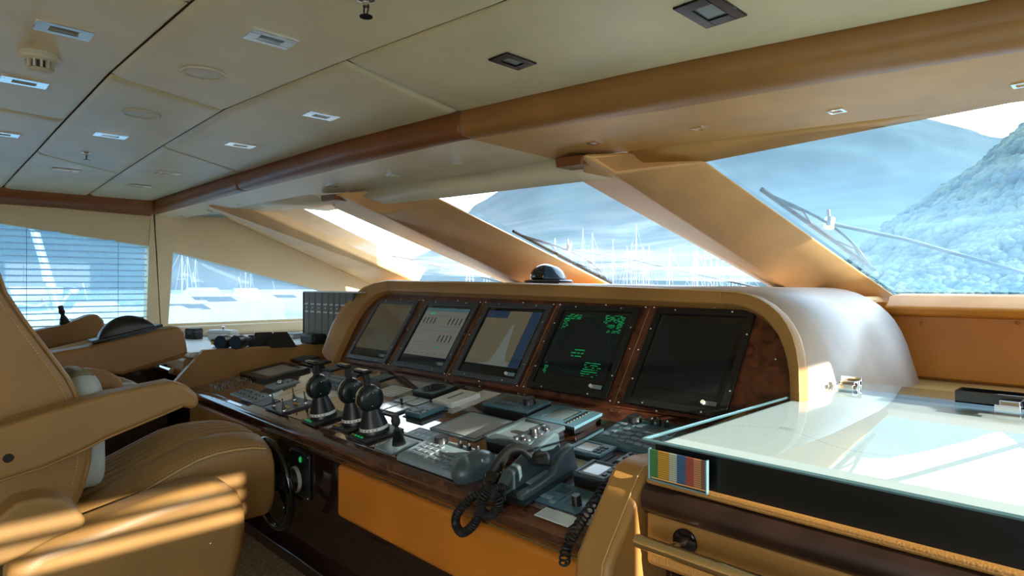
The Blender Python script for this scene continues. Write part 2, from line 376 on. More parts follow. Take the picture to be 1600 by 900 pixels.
# glass panes
pairs = [(edges[0], edges[1]), (edges[2], edges[3]), (edges[4], edges[5])]
off = Vector((0, .03, .05))
tops = [(None, (500, 316)), ((683, 309), (909, 283)), ((1103, 252), (1600, 156))]
for k, ((lt_, lb2), (rt_, rb2)) in enumerate(pairs):
    def fn(u, v):
        a = up_to(lt_, lb2, .015)+off+Vector((-.05, 0, 0)); b = up_to(lb2, lt_, .08)+off+Vector((-.05, 0, 0)); c = up_to(rt_, rb2, .015)+off+Vector((.05, 0, 0)); d = up_to(rb2, rt_, .08)+off+Vector((.05, 0, 0))
        return a.lerp(c, u).lerp(b.lerp(d, u), v)
    g = MB().grid(fn, 4, 4).build('window_%d' % (k+1), 'haze_film_glass' if k == 2 else 'salty_glass', at=tuple(lt_)); struct(g)
# valances closing the gap between soffit edge and glass
def valance(q_top, q_bot, nm, mat='soffit_lit'):
    """q: lists of (px,py,Y) left to right"""
    n = len(q_top); tp = []
    for p in q_top:
        x = atZ(p[0], p[1], 1.945).x; tp.append(Vector((x, interp(yS, x)-.002, ZS-.0035*(x+2)**2+.004)))
    v = tp+[atY(*p) for p in q_bot]
    mb = MB().add(v, [(i, i+1, n+i+1, n+i) for i in range(n-1)])
    return struct(mb.build(nm, mat, at=tuple(v[0]), solid=.012))
def sy(px, py): return atZ(px, py, 1.945).y
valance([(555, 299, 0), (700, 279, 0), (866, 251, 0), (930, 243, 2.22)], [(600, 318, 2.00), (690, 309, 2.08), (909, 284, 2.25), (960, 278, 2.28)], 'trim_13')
valance([(975, 236, 2.26), (1040, 229, sy(1040, 231)), (1348, 187, sy(1348, 189)), (1600, 154, sy(1600, 156)), (1700, 138, 2.53)], [(1022, 264, 2.36), (1103, 253, 2.43), (1390, 197, 2.53), (1600, 157, 2.60), (1700, 139, 2.62)], 'trim_14', 'soffit_shaded')
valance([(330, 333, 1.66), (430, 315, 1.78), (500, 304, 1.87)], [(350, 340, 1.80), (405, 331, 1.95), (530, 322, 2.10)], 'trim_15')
# --- front wall under the windshield
struct(MB().box(-5.7, 1.5, 3.62, 3.70, 0, 1.27).build('wall_front', 'orange_leather', at=(-2, 3.6, 0), smooth=False))
lz0, lz1 = atY(1393, 495, 3.5).z, 1.315
struct(MB().ext([(-.93, 3.50, lz0+.01), (-.93, 3.485, lz0+.05), (-.93, 3.56, lz1-.01), (-.93, 3.78, lz1), (-.93, 3.78, lz0), (-.93, 3.60, lz0)], (2.43, 0, 0)).build('trim_16', 'orange_leather', at=(.3, 3.5, lz0), bevel=.012))
struct(MB().box(-5.7, -1.0, 3.45, 3.75, 1.20, 1.30).build('trim_17', 'frame_leather', at=(-3, 3.5, 1.2), bevel=.02))
# orange upholstered panel below it with a piped edge and press studs
wp = MB().box(-.93, .30, 3.585, 3.62, .905, lz0+.03).build('trim_18', 'orange_leather', at=(-.3, 3.6, .9), bevel=.008); struct(wp)
mb = MB()
for q in ((1436, 464), (1440, 505), (1421, 581), (1590, 505)):
    p = atY(q[0], q[1], 3.575); mb.ball(p, .008, 6)
mb.build('stud', 'orange_leather', wp)
wp2 = MB().box(-.2, .9, 3.565, 3.59, .98, 1.12).build('trim_19', 'orange_leather', at=(.3, 3.58, 1.0), bevel=.006); struct(wp2)
struct(MB().box(-.86, 1.5, 2.52, 3.62, .84, .895).build('trim_20', 'tan_leather', at=(.3, 3.0, .84), bevel=.01))
# --- left wall with two windows
XW = -5.6
def wallpoly(pts, nm, mat='wall_fabric', t=-.10, X=XW, bevel=0):
    v = [p if isinstance(p, Vector) else Vector((X, p[0], p[1])) for p in pts]
    return struct(MB().ext(v, (t, 0, 0)).build(nm, mat, at=tuple(v[0]), bevel=bevel))
w1a = atX(-60, 340, XW); w1b = atX(232, 385, XW); w1c = atX(222, 505, XW)
w2a = atX(270, 393, XW); w2b = atX(475, 447, XW); w2c = atX(262, 505, XW); 
pb = atX(237, 345, XW); sl1 = (w1b.z-w1a.z)/(w1b.y-w1a.y)
ya_ = -1.0; wallpoly([(ya_, w1b.z+sl1*(ya_-w1b.y)), (w1b.y, w1b.z), (pb.y, 2.1), (ya_, 2.1)], 'wall_left')
wallpoly([(w1c.y, .0), (w1b.y, w1b.z), (pb.y, 2.1), (pb.y+.01, 2.1), (w2c.y, .0)], 'wall_left', X=XW+.012)
e1 = atX(573, 442, XW); tt = atX(350, 337, XW)
sl2 = (w2b.z-w2a.z)/(w2b.y-w2a.y)
wallpoly([(pb.y, 2.1), (w2a.y-.01, w2a.z), (w2a.y, w2a.z), (3.0, w2a.z+sl2*(3.0-w2a.y)), (3.7, 1.30), (3.7, 1.42), (e1.y+.0, e1.z+.02), (tt.y, 2.03), (tt.y-.05, 2.1)], 'wall_left')
struct(MB().ext([Vector((XW+.012, pb.y, 2.1)), Vector((XW+.012, w2c.y, 0)), Vector((XW+.012, w2c.y+.0, 1.03)), Vector((XW+.012, w2a.y, w2a.z)), Vector((XW+.012, w2a.y+.02, 2.1))], (-.1, 0, 0)).build('wall_left', 'wall_fabric', at=(XW, pb.y, 0)))
wallpoly([(-3.0, 0), (-1.0, 0), (-1.0, 2.1), (-3.0, 2.1)], 'wall_left')
wallpoly([(-1.0, 0), (3.7, 0), (3.7, 1.04), (-1.0, 1.04)], 'wall_left', X=XW-.005)
struct(MB().ext([Vector((XW-.02, -1.0, 1.0)), Vector((XW-.02, w1b.y+.06, 1.0)), Vector((XW-.02, w1b.y+.06, 2.0)), Vector((XW-.02, -1, 2.0))], (-.006, 0, 0)).build('window_4', 'blue_glass', at=(XW, 0, 1)))
struct(MB().ext([Vector((XW-.04, w2c.y-.05, 1.0)), Vector((XW-.04, 3.6, 1.0)), Vector((XW-.04, 3.6, 1.5)), Vector((XW-.04, w2c.y, 1.75))], (-.006, 0, 0)).build('window_5', 'hazy_side_glass', at=(XW, 2, 1)))
# padded brown rail at the head of the left wall
p0, p1 = Vector((XW, -1.0, 2.03)), Vector((XW+.02, 1.42, 1.985))
struct(MB().loft([[Vector((XW-.02, y, zc+.05)), Vector((XW+.13, y, zc+.045)), Vector((XW+.12, y, zc-.02)), Vector((XW+.05, y, zc-.075)), Vector((XW-.02, y, zc-.08))] for y, zc in ((-3.0, 2.0), (0, 2.0), (.8, 2.0), (1.43, 1.985))]).build('trim_21', 'brown_leather', at=(XW, .5, 2.0), bevel=.03, seg=4))
# sill at the left windows
struct(MB().box(XW-.02, XW+.12, 1.0, 3.6, .93, 1.02).build('trim_22', 'wall_fabric', at=(XW, 2, .93), bevel=.03))
# --- right wall (outside the frame) with unseen openings and blind rails shaped to place the sun patches
XR = 1.5
def rw(y0, y1, z0, z1): return struct(MB().box(XR, XR+.08, y0, y1, z0, z1).build('wall_right', 'wall_fabric', at=(XR, (y0+y1)/2, z0), smooth=False))
rw(-1.4, 3.75, 0, 1.20); rw(-3, 3.75, 1.74, 2.1); rw(.77, 1.15, 1.20, 1.74); rw(2.3, 3.75, 1.20, 1.74); rw(-1.4, .77, 1.20, 1.565); rw(-1.4, .77, 1.615, 1.633); rw(-1.4, .77, 1.675, 1.690)

# =====================================================================================  CEILING FITTINGS
def ceil_at(px, py): p = atZ(px, py, CZ); z = cz(p.x); return atZ(px, py, z)
def spot(label, px, py, w=.085, l=.13, mat='satin_chrome', proto=[None], rz=0):
    p = ceil_at(px, py); p.z -= .0015
    if proto[0] is None:
        t = thing('ceiling_spotlight', label, 'ceiling light', p, (0, 0, rz), 'recessed ceiling spotlights')
        hx, hy, ix, iy = .0425, .065, .021, .033
        fr = MB(); z0, z1 = -.004, .003
        fr.box(-hx, -ix, -hy, hy, z0, z1).box(ix, hx, -hy, hy, z0, z1).box(-ix, ix, -hy, -iy, z0, z1).box(-ix, ix, iy, hy, z0, z1)
        f = fr.build('frame', mat, t, world=False, bevel=.0012, seg=1)
        MB().box(-ix, ix, -iy, iy, .0005, .0025).build('lens', 'lcd_grey', t, world=False, smooth=False)
        proto[0] = t; return t
    t = dup(proto[0], p, (0, 0, rz), label); t.scale = (w/.085, l/.13, 1); return t
SP = [((423, 60), 'bright square ceiling spotlight beside the larger round speaker'), ((100, 46), 'ceiling spotlight above the smoke detector, nearest the upper left corner'),
      ((38, 127), 'ceiling spotlight just below the smoke detector'), ((173, 211), 'ceiling spotlight between the smaller round speaker and the small sprinkler'),
      ((502, 180), 'brightest small spotlight in the ceiling panel next to the brown beam'), ((376, 226), 'ceiling spotlight close to the brown beam seam, above the left windshield pane'),
      ((2, 208), 'ceiling spotlight cut by the left edge of the photo'), ((102, 266), 'dim ceiling spotlight above the brown rail of the left wall'),
      ((263, 270), 'dim ceiling spotlight in the corner panel, the one nearer the middle'), ((217, 291), 'dim ceiling spotlight in the far corner nearest the side wall')]
for (q, l) in SP: spot(l, *q)
DP = [None]  # dark reflection of the room put into these two frames' colour
spot('dark mirrored ceiling spotlight in the middle of the photo', 801, 95, mat='steel_dark_gloss', proto=DP)
spot('largest dark mirrored ceiling spotlight at the top right', 1110, 17, .115, .17, proto=DP)
t0 = None
for (px, py, r_), lab in (((318, 115, .068), 'larger round white ceiling speaker'), ((221, 178, .068), 'smaller-looking round ceiling speaker further from the camera')):
    p = ceil_at(px, py)
    if t0 is None:
        t0 = thing('ceiling_speaker', lab, 'speaker', p, group='round ceiling speakers')
        MB().lathe([(.056, -.002), (.060, -.006), (.068, -.005), (.071, .0), (.071, .004), (.056, .004)]).build('rim', 'cream_plastic', t0, world=False)
        MB().lathe([(.001, .001), (.030, -.001), (.056, -.002), (.056, .004), (.001, .004)]).build('grille', 'light_plastic', t0, world=False)
    else: dup(t0, p, None, lab)
p = ceil_at(62, 86)
t = thing('smoke_detector', 'cream smoke detector with vented base on the ceiling', 'smoke detector', p)
MB().lathe([(.052, .004), (.054, -.010), (.048, -.018), (.040, -.020), (.038, -.022), (.001, -.022)]).build('base', 'cream_plastic', t, world=False)
mb = MB()
for i in range(12):
    a = i*math.pi/6; M = Matrix.Rotation(a, 4, 'Z'); mb.box(.026, .036, -.003, .003, -.044, -.018, M)
mb.lathe([(.001, -.040), (.028, -.042), (.034, -.046), (.026, -.052), (.001, -.053)])
mb.build('cage', 'cream_plastic', t, world=False)
MB().lathe([(.001, -.018), (.026, -.018), (.024, -.044), (.001, -.044)]).build('sensor', 'black_plastic', t, world=False)
t1 = None
for (px, py), lab in (((135, 238), 'small chrome sprinkler head between the left ceiling spotlights'), ((572, 0), 'chrome sprinkler head at the top edge of the photo')):
    p = ceil_at(px, py)
    if t1 is None:
        t1 = thing('sprinkler_head', lab, 'sprinkler', p, group='ceiling sprinklers')
        MB().lathe([(.022, .003), (.022, -.002), (.014, -.005), (.009, -.006), (.009, -.016), (.001, -.016)]).build('collar', 'brushed_steel', t1, world=False)
        MB().tube([(-.008, 0, -.014), (-.010, 0, -.026), (-.003, 0, -.038)], .0022, 6).tube([(.008, 0, -.014), (.010, 0, -.026), (.003, 0, -.038)], .0022, 6).build('frame', 'steel_dark_gloss', t1, world=False)
        MB().lathe([(.001, -.036), (.008, -.037), (.016, -.040), (.016, -.042), (.001, -.042)]).build('deflector', 'steel_dark_gloss', t1, world=False)
    else: dup(t1, p, None, lab)
# small square downlights in the soffit
SD = [((1307, 172), 'brightest small square downlight in the shaded soffit over the right windshield'), ((1091, 200), 'small soffit downlight just left of the bright one over the right windshield'),
      ((929, 222), 'small soffit downlight above the capped head of the right mullion'), ((718, 253), 'small soffit downlight in the lit soffit above the middle windshield pane'),
      ((614, 273), 'small soffit downlight above the wide left mullion'), ((519, 290), 'small soffit downlight right above the brown mullion cap on the left'),
      ((425, 311), 'small soffit downlight above the left windshield pane'), ((376, 319), 'faint soffit downlight near the beam seam at the left'),
      ((327, 329), 'faint soffit downlight second from the left wall'), ((284, 338), 'faint soffit downlight nearest the left wall'), ((1599, 130), 'soffit downlight cut by the right edge of the photo')]
t2 = None
for (q, lab) in SD:
    p = atZ(q[0], q[1], 1.95); p = atZ(q[0], q[1], lerp(1.965, ZS, .45)-.0034*(p.x+2)**2); p.z -= .003
    if t2 is None:
        t2 = thing('soffit_downlight', lab, 'ceiling light', p, group='small soffit downlights')
        MB().box(-.026, -.017, -.026, .026, -.003, .002).box(.017, .026, -.026, .026, -.003, .002).box(-.017, .017, -.026, -.017, -.003, .002).box(-.017, .017, .017, .026, -.003, .002).build('frame', 'chrome', t2, world=False)
        MB().ball((0, 0, .003), .009, 8, (1, 1, .5)).build('bulb', 'white_plastic', t2, world=False)
    else: dup(t2, p, None, lab)

# =====================================================================================  LEFT WINDOW BLIND
t = thing('window_blind', 'lowered horizontal slat blind in front of the left side window', 'blind', (XW+.03, .6, 1.05))
mb = MB(); zz = 1.06; y1_ = w1b.y-.02
def blz(y): return w1b.z+sl1*(y-w1b.y)
k = 0
while zz < 1.95:
    # a slat runs aft until it meets the slanting window head
    yend = y1_
    ys = -.95 if zz < blz(-.95) else -.95
    if zz > w1b.z: yend = min(y1_, w1b.y+(zz-w1b.z)/sl1)
    if yend > -.8:
        mb.box(-.017, .017, ys, yend, -.0012, .0012, Matrix.Translation((XW+.035, 0, zz)) @ Matrix.Rotation(R(-15), 4, 'Y'))
    zz += .0455; k += 1
mb.build('slats', 'slat_metal', t)
for yy in (.62, 1.18):
    MB().cyl((XW+.052, yy, 1.04), (XW+.052, yy, blz(yy)), .0016, 6).build('ladder_cord', 'grey_plastic', t)

# =====================================================================================  HELM CONSOLE
DA = math.atan(.168); D0 = Vector((0, 1.28, .716)); DN = Vector((0, -math.sin(DA), math.cos(DA))); DS = Vector((0, math.cos(DA), math.sin(DA)))
PA = math.atan(1.4633); P0 = Vector((0, 2.10, .858)); PN = Vector((0, -math.sin(PA), math.cos(PA))); PS = Vector((0, math.cos(PA), math.sin(PA)))
console = thing('helm_console', 'wide leather and burl wood helm console carrying the screens and controls', 'console', (-2.5, 1.6, 0))
CX0, CX1 = -4.2, -.95
MB().box(CX0, CX1, 1.40, 2.2, 0.0, .66).build('base_cabinet', 'lacquer_wood', console, bevel=.005)
MB().box(CX0, CX1, 1.34, 1.42, .0, .06).build('kick_board', 'lacquer_wood', console, bevel=.006)
MB().box(-3.03, CX1, 1.315, 1.42, .36, .655).build('front_board', 'lacquer_wood', console, bevel=.004)
MB().box(-2.345, CX1-.005, 1.275, 1.33, .405, .624).build('knee_panel', 'orange_leather', console, bevel=.022, seg=5, label='orange leather knee panel')
MB().box(CX0, -2.99, 1.275, 1.33, .405, .640).build('knee_panel', 'tan_leather', console, bevel=.022, seg=5)
# dashboard slab with a rolled front edge
prof = [Vector((0, 2.16, .716+.88*.168-.06)), D0+DS*.84, D0+DS*.0, D0+DS*(-.018)-DN*.006, D0+DS*(-.030)-DN*.022, D0+DS*(-.030)-DN*.050, D0+DS*(-.015)-DN*.078, D0+DS*.04-DN*.085]
MB().ext([p+Vector((CX0, 0, 0)) for p in prof], (CX1-CX0, 0, 0)).build('dashboard', 'dash_wood', console, bevel=.004, seg=2)
MB().box(-3.06, CX1, -.0345, -.030, -.072, -.064, Matrix.Translation(D0) @ Matrix.Rotation(DA, 4, 'X')).build('bright_strip', 'brass_steel', console)
# mirror-black glass inlays on the dashboard between the seams
MD = Matrix.Translation(D0) @ Matrix.Rotation(DA, 4, 'X')
def seamx(px, py): return hit(px, py, D0, DN).x
inlays = [(-4.16, -3.34, .02, .78, 'dash_wood'), (-3.335, -2.44, .05, .78, 'gloss_black'), (-2.43, -1.66, .02, .78, 'gloss_black'), (-1.65, CX1-.01, .02, .78, 'gloss_black')]
for x0, x1, s0, s1, mt in inlays:
    MB().box(x0, x1, s0, s1, 0, .004, MD).build('control_plate', 'dash_plate', console, bevel=.0015, seg=1)
# instrument wall under the hood
lip_out = [(504, 536), (515, 505), (524, 490), (537, 472), (550, 458), (566, 446), (584, 439), (606, 435), (860, 440), (1130, 450), (1150, 451), (1172, 455), (1192, 462), (1210, 473), (1226, 487), (1238, 503), (1247, 520), (1254, 545), (1258, 575), (1259, 612)]
lip_in = [(524, 556), (536, 531), (545, 511), (556, 491), (566, 477), (578, 465), (592, 457), (608, 454), (860, 463), (1128, 474), (1144, 475), (1162, 479), (1179, 486), (1194, 496), (1206, 509), (1216, 524), (1224, 543), (1229, 560), (1233, 583), (1234, 608)]
pf = P0+PN*.035
def onp(q, off_): return hit(q[0], q[1], P0+PN*off_, PN)
LO = [onp(q, .055) for q in lip_out]; LI = [onp(q, .045) for q in lip_in]
LO[0] = LO[0]+(LO[0]-LO[1])*.3; LO[-1] = LO[-1]+(LO[-1]-LO[-2])*2.2; LI[-1] = LI[-1]+(LI[-1]-LI[-2])*2.2; LI[0] = LI[0]+(LI[0]-LI[1])*.6
xo0 = CX0-.02
def lip_part(i0, i1, nm='hood_lip'):
    rings = []
    for i in range(i0, i1+1):
        o, n_ = LO[i], LI[i]; mid = (o+n_)/2+PN*.012; sh = o.lerp(n_, .32)+PN*.012
        rings.append([o-PN*.016, sh, mid, n_, n_-PN*.06, o-PN*.06])
    return MB().loft(rings).build(nm, 'tan_leather', console, bevel=.004, seg=3, ang=60)
lip_part(0, 7); lip_part(7, 9); lip_part(9, 19)
mb = MB(); mb.add(LI+[P0+Vector((-4.16, 0, 0))-PN*.0], [])
inner = [p-PN*.045 for p in LI]
mb = MB().ext(inner, -PN*.03); mb.build('instrument_wall', 'burl_wood', console)
# the boards of the instrument wall, parted by narrow seams
for px, py in ((655, 520), (755, 530), (862, 550), (1005, 560)): pass
Xs = [-3.262, -2.67, -2.107, -1.556]
for x in Xs:
    MB().box(x-.0012, x+.0012, .01, .50, .0005, .0015, Matrix.Translation(P0) @ Matrix.Rotation(PA, 4, 'X')).build('board_seam', 'brass_steel', console)
# hood shell running forward to the windshield
back = 3.44
rings = []
for i, o in enumerate(LO):
    a = o-PN*.03; f_ = Vector((o.x, back, min(o.z, 1.345)))
    rings.append([a, Vector((o.x, lerp(a.y, back, .5), lerp(o.z, f_.z, .5)+.004)), f_])
MB().loft(rings, False, False).build('hood_shell', 'hood_leather', console, solid=.012, ang=60)
# stitched seam lines of the hood
for off_, src in ((.0, LO),):
    pts = [o.lerp(n_, .32)+PN*.0125 for o, n_ in zip(LO, LI)]
    MB().tube(pts, .0022, 6).build('hood_piping', 'stitch', console)
# left and right end panels
lp = [atX(x, y, CX0) for x, y in ((274, 597), (319, 547), (505, 537), (524, 538), (524, 560))]
lp += [Vector((CX0, 2.2, .60)), Vector((CX0, 1.25, .60))]
MB().ext(lp, (-.06, 0, 0)).build('end_panel', 'tan_leather', console, bevel=.010, seg=4)
rp_ = [atX(x, y, -.98) for x, y in ((895, 905), (898, 865), (908, 840), (925, 800), (940, 765), (953, 735), (963, 720), (980, 710), (1008, 706))]
rp_ += [Vector((-.98, 2.05, .93)), Vector((-.98, 2.1, .60)), Vector((-.98, 1.5, .0)), Vector((-.98, 1.18, 0))]
ep = MB().ext(rp_, (.105, 0, 0)).build('end_panel', 'tan_leather', console, bevel=.016, seg=4)
st = [p+Vector((.085, -.001, .0015)) for p in rp_[:9]]
MB().tube(st, .0018, 6).build('end_panel_stitching', 'stitch', console)

# =====================================================================================  MONITORS
MP = Matrix.Translation(P0) @ Matrix.Rotation(PA, 4, 'X')
def ploc(px, py):   # local coordinates on the instrument wall
    p = hit(px, py, P0, PN)-P0; return p.x, p.dot(PS)
mon = [(-3.738, -3.273, 'leftmost console monitor with a plain dim olive screen', 'screen_dim'),
       (-3.19, -2.690, 'second console monitor from the left showing engine bar graphs', 'screen_data'),
       (-2.62, -2.125, 'middle console monitor showing a sea chart', 'screen_chart'),
       (-2.065, -1.595, 'console monitor showing a green radar picture', 'screen_black'),
       (-1.512, -1.066, 'rightmost console monitor, switched off and black', 'screen_black')]
LS, HS = .015, .475
for k, (x0, x1, lab, scr) in enumerate(mon):
    cx = (x0+x1)/2; w = (x1-x0)/2; s0, s1 = .02, .478
    base = P0+Vector((cx, 0, 0))+PS*s0+PN*.002
    t = thing('monitor', lab, 'monitor', tuple(base), (PA, 0, 0), 'monitors in the helm console'); h = s1-s0
    bz = 'dark_steel' if k < 3 else 'black_plastic'
    b_ = .028; bb = .085
    MB().box(-w, -w+b_, 0, h, 0, .014).box(w-b_, w, 0, h, 0, .014).box(-w+b_, w-b_, 0, .026, 0, .014).box(-w+b_, w-b_, h-b_, h, 0, .014).build('bezel', bz, t, world=False, bevel=.002, seg=2)
    MB().box(-w+b_, w-b_, .026, h-b_, .002, .006).build('glass', 'gloss_black' if k != 0 else 'smoked_plastic', t, world=False, smooth=False)
    g = .004 if k == 0 else .020
    sx0, sx1, sy0, sy1 = -w+b_+g, w-b_-g, bb, h-b_-g
    scn = MB().box(sx0, sx1, sy0, sy1, .006, .0072).build('screen', scr, t, world=False, smooth=False)
    W_ = sx1-sx0; H_ = sy1-sy0
    def rect(mb, u0, u1, v0, v1, z=.0076): mb.box(sx0+W_*u0, sx0+W_*u1, sy0+H_*v0, sy0+H_*v1, .0072, z)
    if k == 1:
        mb = MB(); rect(mb, 0, 1, .93, 1); mb.build('title_bar', 'ui_teal', scn, world=False, smooth=False)
        mb = MB()
        for c0, rr in ((.06, .66), (.66, .66), (.62, .30)):
            for i in range(4): rect(mb, c0+i*.085, c0+i*.085+.022, rr, rr+.14)
        for i in range(6): rect(mb, .05+i*.16, .12+i*.16, .05, .057)
        for rr in (.83, .62, .52, .27, .2): rect(mb, .05, .95, rr, rr+.002)
        mb.build('bar_graphs', 'ui_dark', scn, world=False, smooth=False)
        mb = MB(); rect(mb, .13, .27, .86, .90); rect(mb, .62, .70, .55, .57); rect(mb, .66, .76, .18, .20); rect(mb, .1, .16, .56, .575)
        mb.build('green_readouts', 'ui_dim_green', scn, world=False, smooth=False)
    if k == 2:
        mb = MB(); rect(mb, .83, 1, 0, 1); mb.build('menu_column', 'screen_blue', scn, world=False, smooth=False); mb = MB(); rect(mb, 0, .42, .86, 1, .0078); mb.build('menu_header', 'screen_blue', scn, world=False, smooth=False)
        mb = MB()
        def land(n_, u0, vs_, ue, s):
            top = [(sx0+W_*lerp(u0, ue, i/n_), sy0+H_*(vs_(i/n_)+.03*noise.noise(Vector((i*.7, s, 0)))), .0077) for i in range(n_+1)]
            bot = [(p[0], sy0, .0077) for p in top]
            mb.add(top+bot, [(i, i+1, n_+2+i, n_+1+i) for i in range(n_)])
        land(40, .30, lambda q: .02+.70*math.exp(-((q-.56)/.16)**2)*(1 if abs(q-.56) < .28 else .9)+.06*q, .82, 3)
        mb.build('chart_soundings', 'ui_land', scn, world=False, smooth=False)
    if k == 3:
        rnd = random.Random(4)
        for (u0, u1, v0, v1, nn) in ((.02, .30, .90, .99, 34), (.02, .12, .74, .9, 22), (.66, .98, .86, .99, 60), (.74, .98, .72, .86, 36), (.62, .90, .02, .22, 70), (.02, .1, .0, .16, 16)):
            mb = MB()
            for i in range(nn):
                u = rnd.uniform(u0, u1-.03); v = v0+(v1-v0)*round(rnd.random()*6)/6; rect(mb, u, u+rnd.uniform(.012, .04), v, v+.009)
            mb.build('radar_text', 'ui_green', scn, world=False, smooth=False)
        mb = MB()
        for row, n_ in ((.40, 8), (.35, 10), (.30, 10)):
            for i in range(n_):
                if rnd.random() < .8: rect(mb, .36+i*.02+(0 if n_ > 8 else .04), .36+i*.02+.013+(0 if n_ > 8 else .04), row, row+.018)
        mb.build('radar_text', 'ui_green', scn, world=False, smooth=False)
        mb = MB()
        for i in range(72):
            a = i*math.pi/36; u = .44+.42*math.cos(a); v = .52+.46*math.sin(a); rect(mb, u-.003, u+.003, v-.003, v+.003)
        mb.build('range_ring', 'ui_dim_green', scn, world=False, smooth=False)
    MB().box(w-.095, w-.045, .040, .058, .0145-.0085, .010).build('brightness_plate', 'light_plastic' if k < 4 else 'dark_steel', t, world=False, bevel=.001)
    MB().cyl((w-.100, .049, .006), (w-.100, .049, .018), .008, 14).build('brightness_knob', 'dark_steel' if k < 2 else 'label_white', t, world=False)
    for (u, v) in ((-.6, -1), (.6, -1), (-.6, 1), (.6, 1), (-1, -.55), (-1, .55), (1, -.55), (1, .55)):
        MB().ball((u*(w-.010), h/2+v*(h/2-.010), .014), .0045, 5, (1, 1, .6)).build('screw', 'chrome', t, world=False)
# screws that hold the boards of the instrument wall
mb = []
for x in Xs:
    for dx in (-.022, .022):
        for s in (.02, .27, .485): mb.append((x+dx, s))
for x, s in ((-3.5, .49), (-2.9, .49), (-2.35, .49), (-1.8, .49), (-1.25, .49), (-.95, .28), (-3.98, .23), (-1.35, .01), (-2.4, .01)): mb.append((x, s))
for x, s in mb:
    MB().ball(P0+Vector((x, 0, 0))+PS*s+PN*.002, .0055, 5).build('wall_screw', 'chrome', console)

# =====================================================================================  INSTRUMENTS ON THE DASHBOARD
def dp(px, py, h=0): p = hit(px, py, D0+DN*h, DN)-D0; return p.x, p.dot(DS)
def quad(q, h=0):
    P = [dp(*c, h) for c in q]; x0 = (P[0][0]+P[1][0])/2; x1 = (P[2][0]+P[3][0])/2; s0 = (P[0][1]+P[3][1])/2; s1 = (P[1][1]+P[2][1])/2
    return x0, x1, s0, s1
def inst(name, label, cat, q, h=0, group=None, base=.004):
    """a thing lying on the dashboard: q = its four top corners in the photo (left, back, right, front), h = its height; returns (thing, half width, half depth)"""
    x0, x1, s0, s1 = quad(q, h)
    loc = D0+Vector(((x0+x1)/2, 0, 0))+DS*((s0+s1)/2)+DN*base
    return thing(name, label, cat, tuple(loc), (DA, 0, 0), group), (x1-x0)/2, (s1-s0)/2
def B(t, nm, mat, x0, x1, y0, y1, z0, z1, bevel=.0015, seg=2, label=None, M=None):
    return MB().box(x0, x1, y0, y1, z0, z1, M).build(nm, mat, t, world=False, bevel=bevel, seg=seg, label=label)
def frame(t, nm, mat, w, d, iw0, iw1, id0, id1, z0, z1, bevel=.002):
    return MB().box(-w, iw0, -d, d, z0, z1).box(iw1, w, -d, d, z0, z1).box(iw0, iw1, -d, id0, z0, z1).box(iw0, iw1, id1, d, z0, z1).build(nm, mat, t, world=False, bevel=bevel, seg=2)
def knob(t, nm, mat, x, y, z, r, h, n=20): return MB().lathe([(r*1.05, 0), (r, h*.15), (r*.94, h*.9), (r*.85, h), (.0005, h)], Matrix.Translation((x, y, z)), n).build(nm, mat, t, world=False)
def keys(t, nm, mat, xs, ys, w, d, z, h=.004):
    out = []
    for x in xs:
        for y in ys: out.append(B(t, nm, mat, x-w, x+w, y-d, y+d, z, z+h, .0008, 1))
    return out

t, w, d = inst('chart_display', 'flat black display with grey screen beside the tan end panel', 'display', [(376, 584), (445, 565), (481, 577), (411, 595)], .018)
frame(t, 'bezel', 'black_plastic', w, d, -w*.72, w*.72, -d*.62, d*.78, 0, .020); B(t, 'screen', 'pad_grey', -w*.72, w*.72, -d*.62, d*.78, .004, .015, 0)
t, w, d = inst('keypad', 'small black keypad in the far left corner of the dashboard', 'keypad', [(453, 560), (478, 553), (494, 559), (467, 568)], .010)
B(t, 'body', 'black_plastic', -w, w, -d, d, 0, .010); keys(t, 'key', 'blue_grey_plastic', [w*f for f in (-.6, -.2, .2, .6)], [d*f for f in (-.6, 0, .6)], w*.16, d*.22, .010)
t, w, d = inst('keypad', 'larger flat keypad panel beside the far left corner keypad', 'keypad', [(468, 569), (495, 560), (516, 564), (489, 573)], .008)
B(t, 'body', 'black_plastic', -w, w, -d, d, 0, .008); B(t, 'display', 'lcd_grey', -w*.8, w*.2, -d*.3, d*.75, .008, .010, 0); keys(t, 'key', 'grey_plastic', [w*.4, w*.7], [d*f for f in (-.6, 0, .6)], w*.1, d*.2, .008)
for q, lab in (([(507, 577), (531, 569), (541, 572), (517, 582)], 'flat bluish gauge plate nearest the leftmost monitor'), ([(540, 583), (563, 577), (580, 580), (556, 589)], 'flat bluish gauge plate behind the middle throttle lever'), ([(578, 592), (601, 584), (617, 588), (592, 598)], 'flat bluish gauge plate right of the throttle levers')):
    t, w, d = inst('gauge_plate', lab, 'gauge', q, .006, 'flat gauges behind the throttles')
    B(t, 'body', 'black_plastic', -w, w, -d, d, 0, .007); B(t, 'face', 'blue_grey_plastic', -w*.86, w*.86, -d*.8, d*.8, .007, .009, .001, 1)
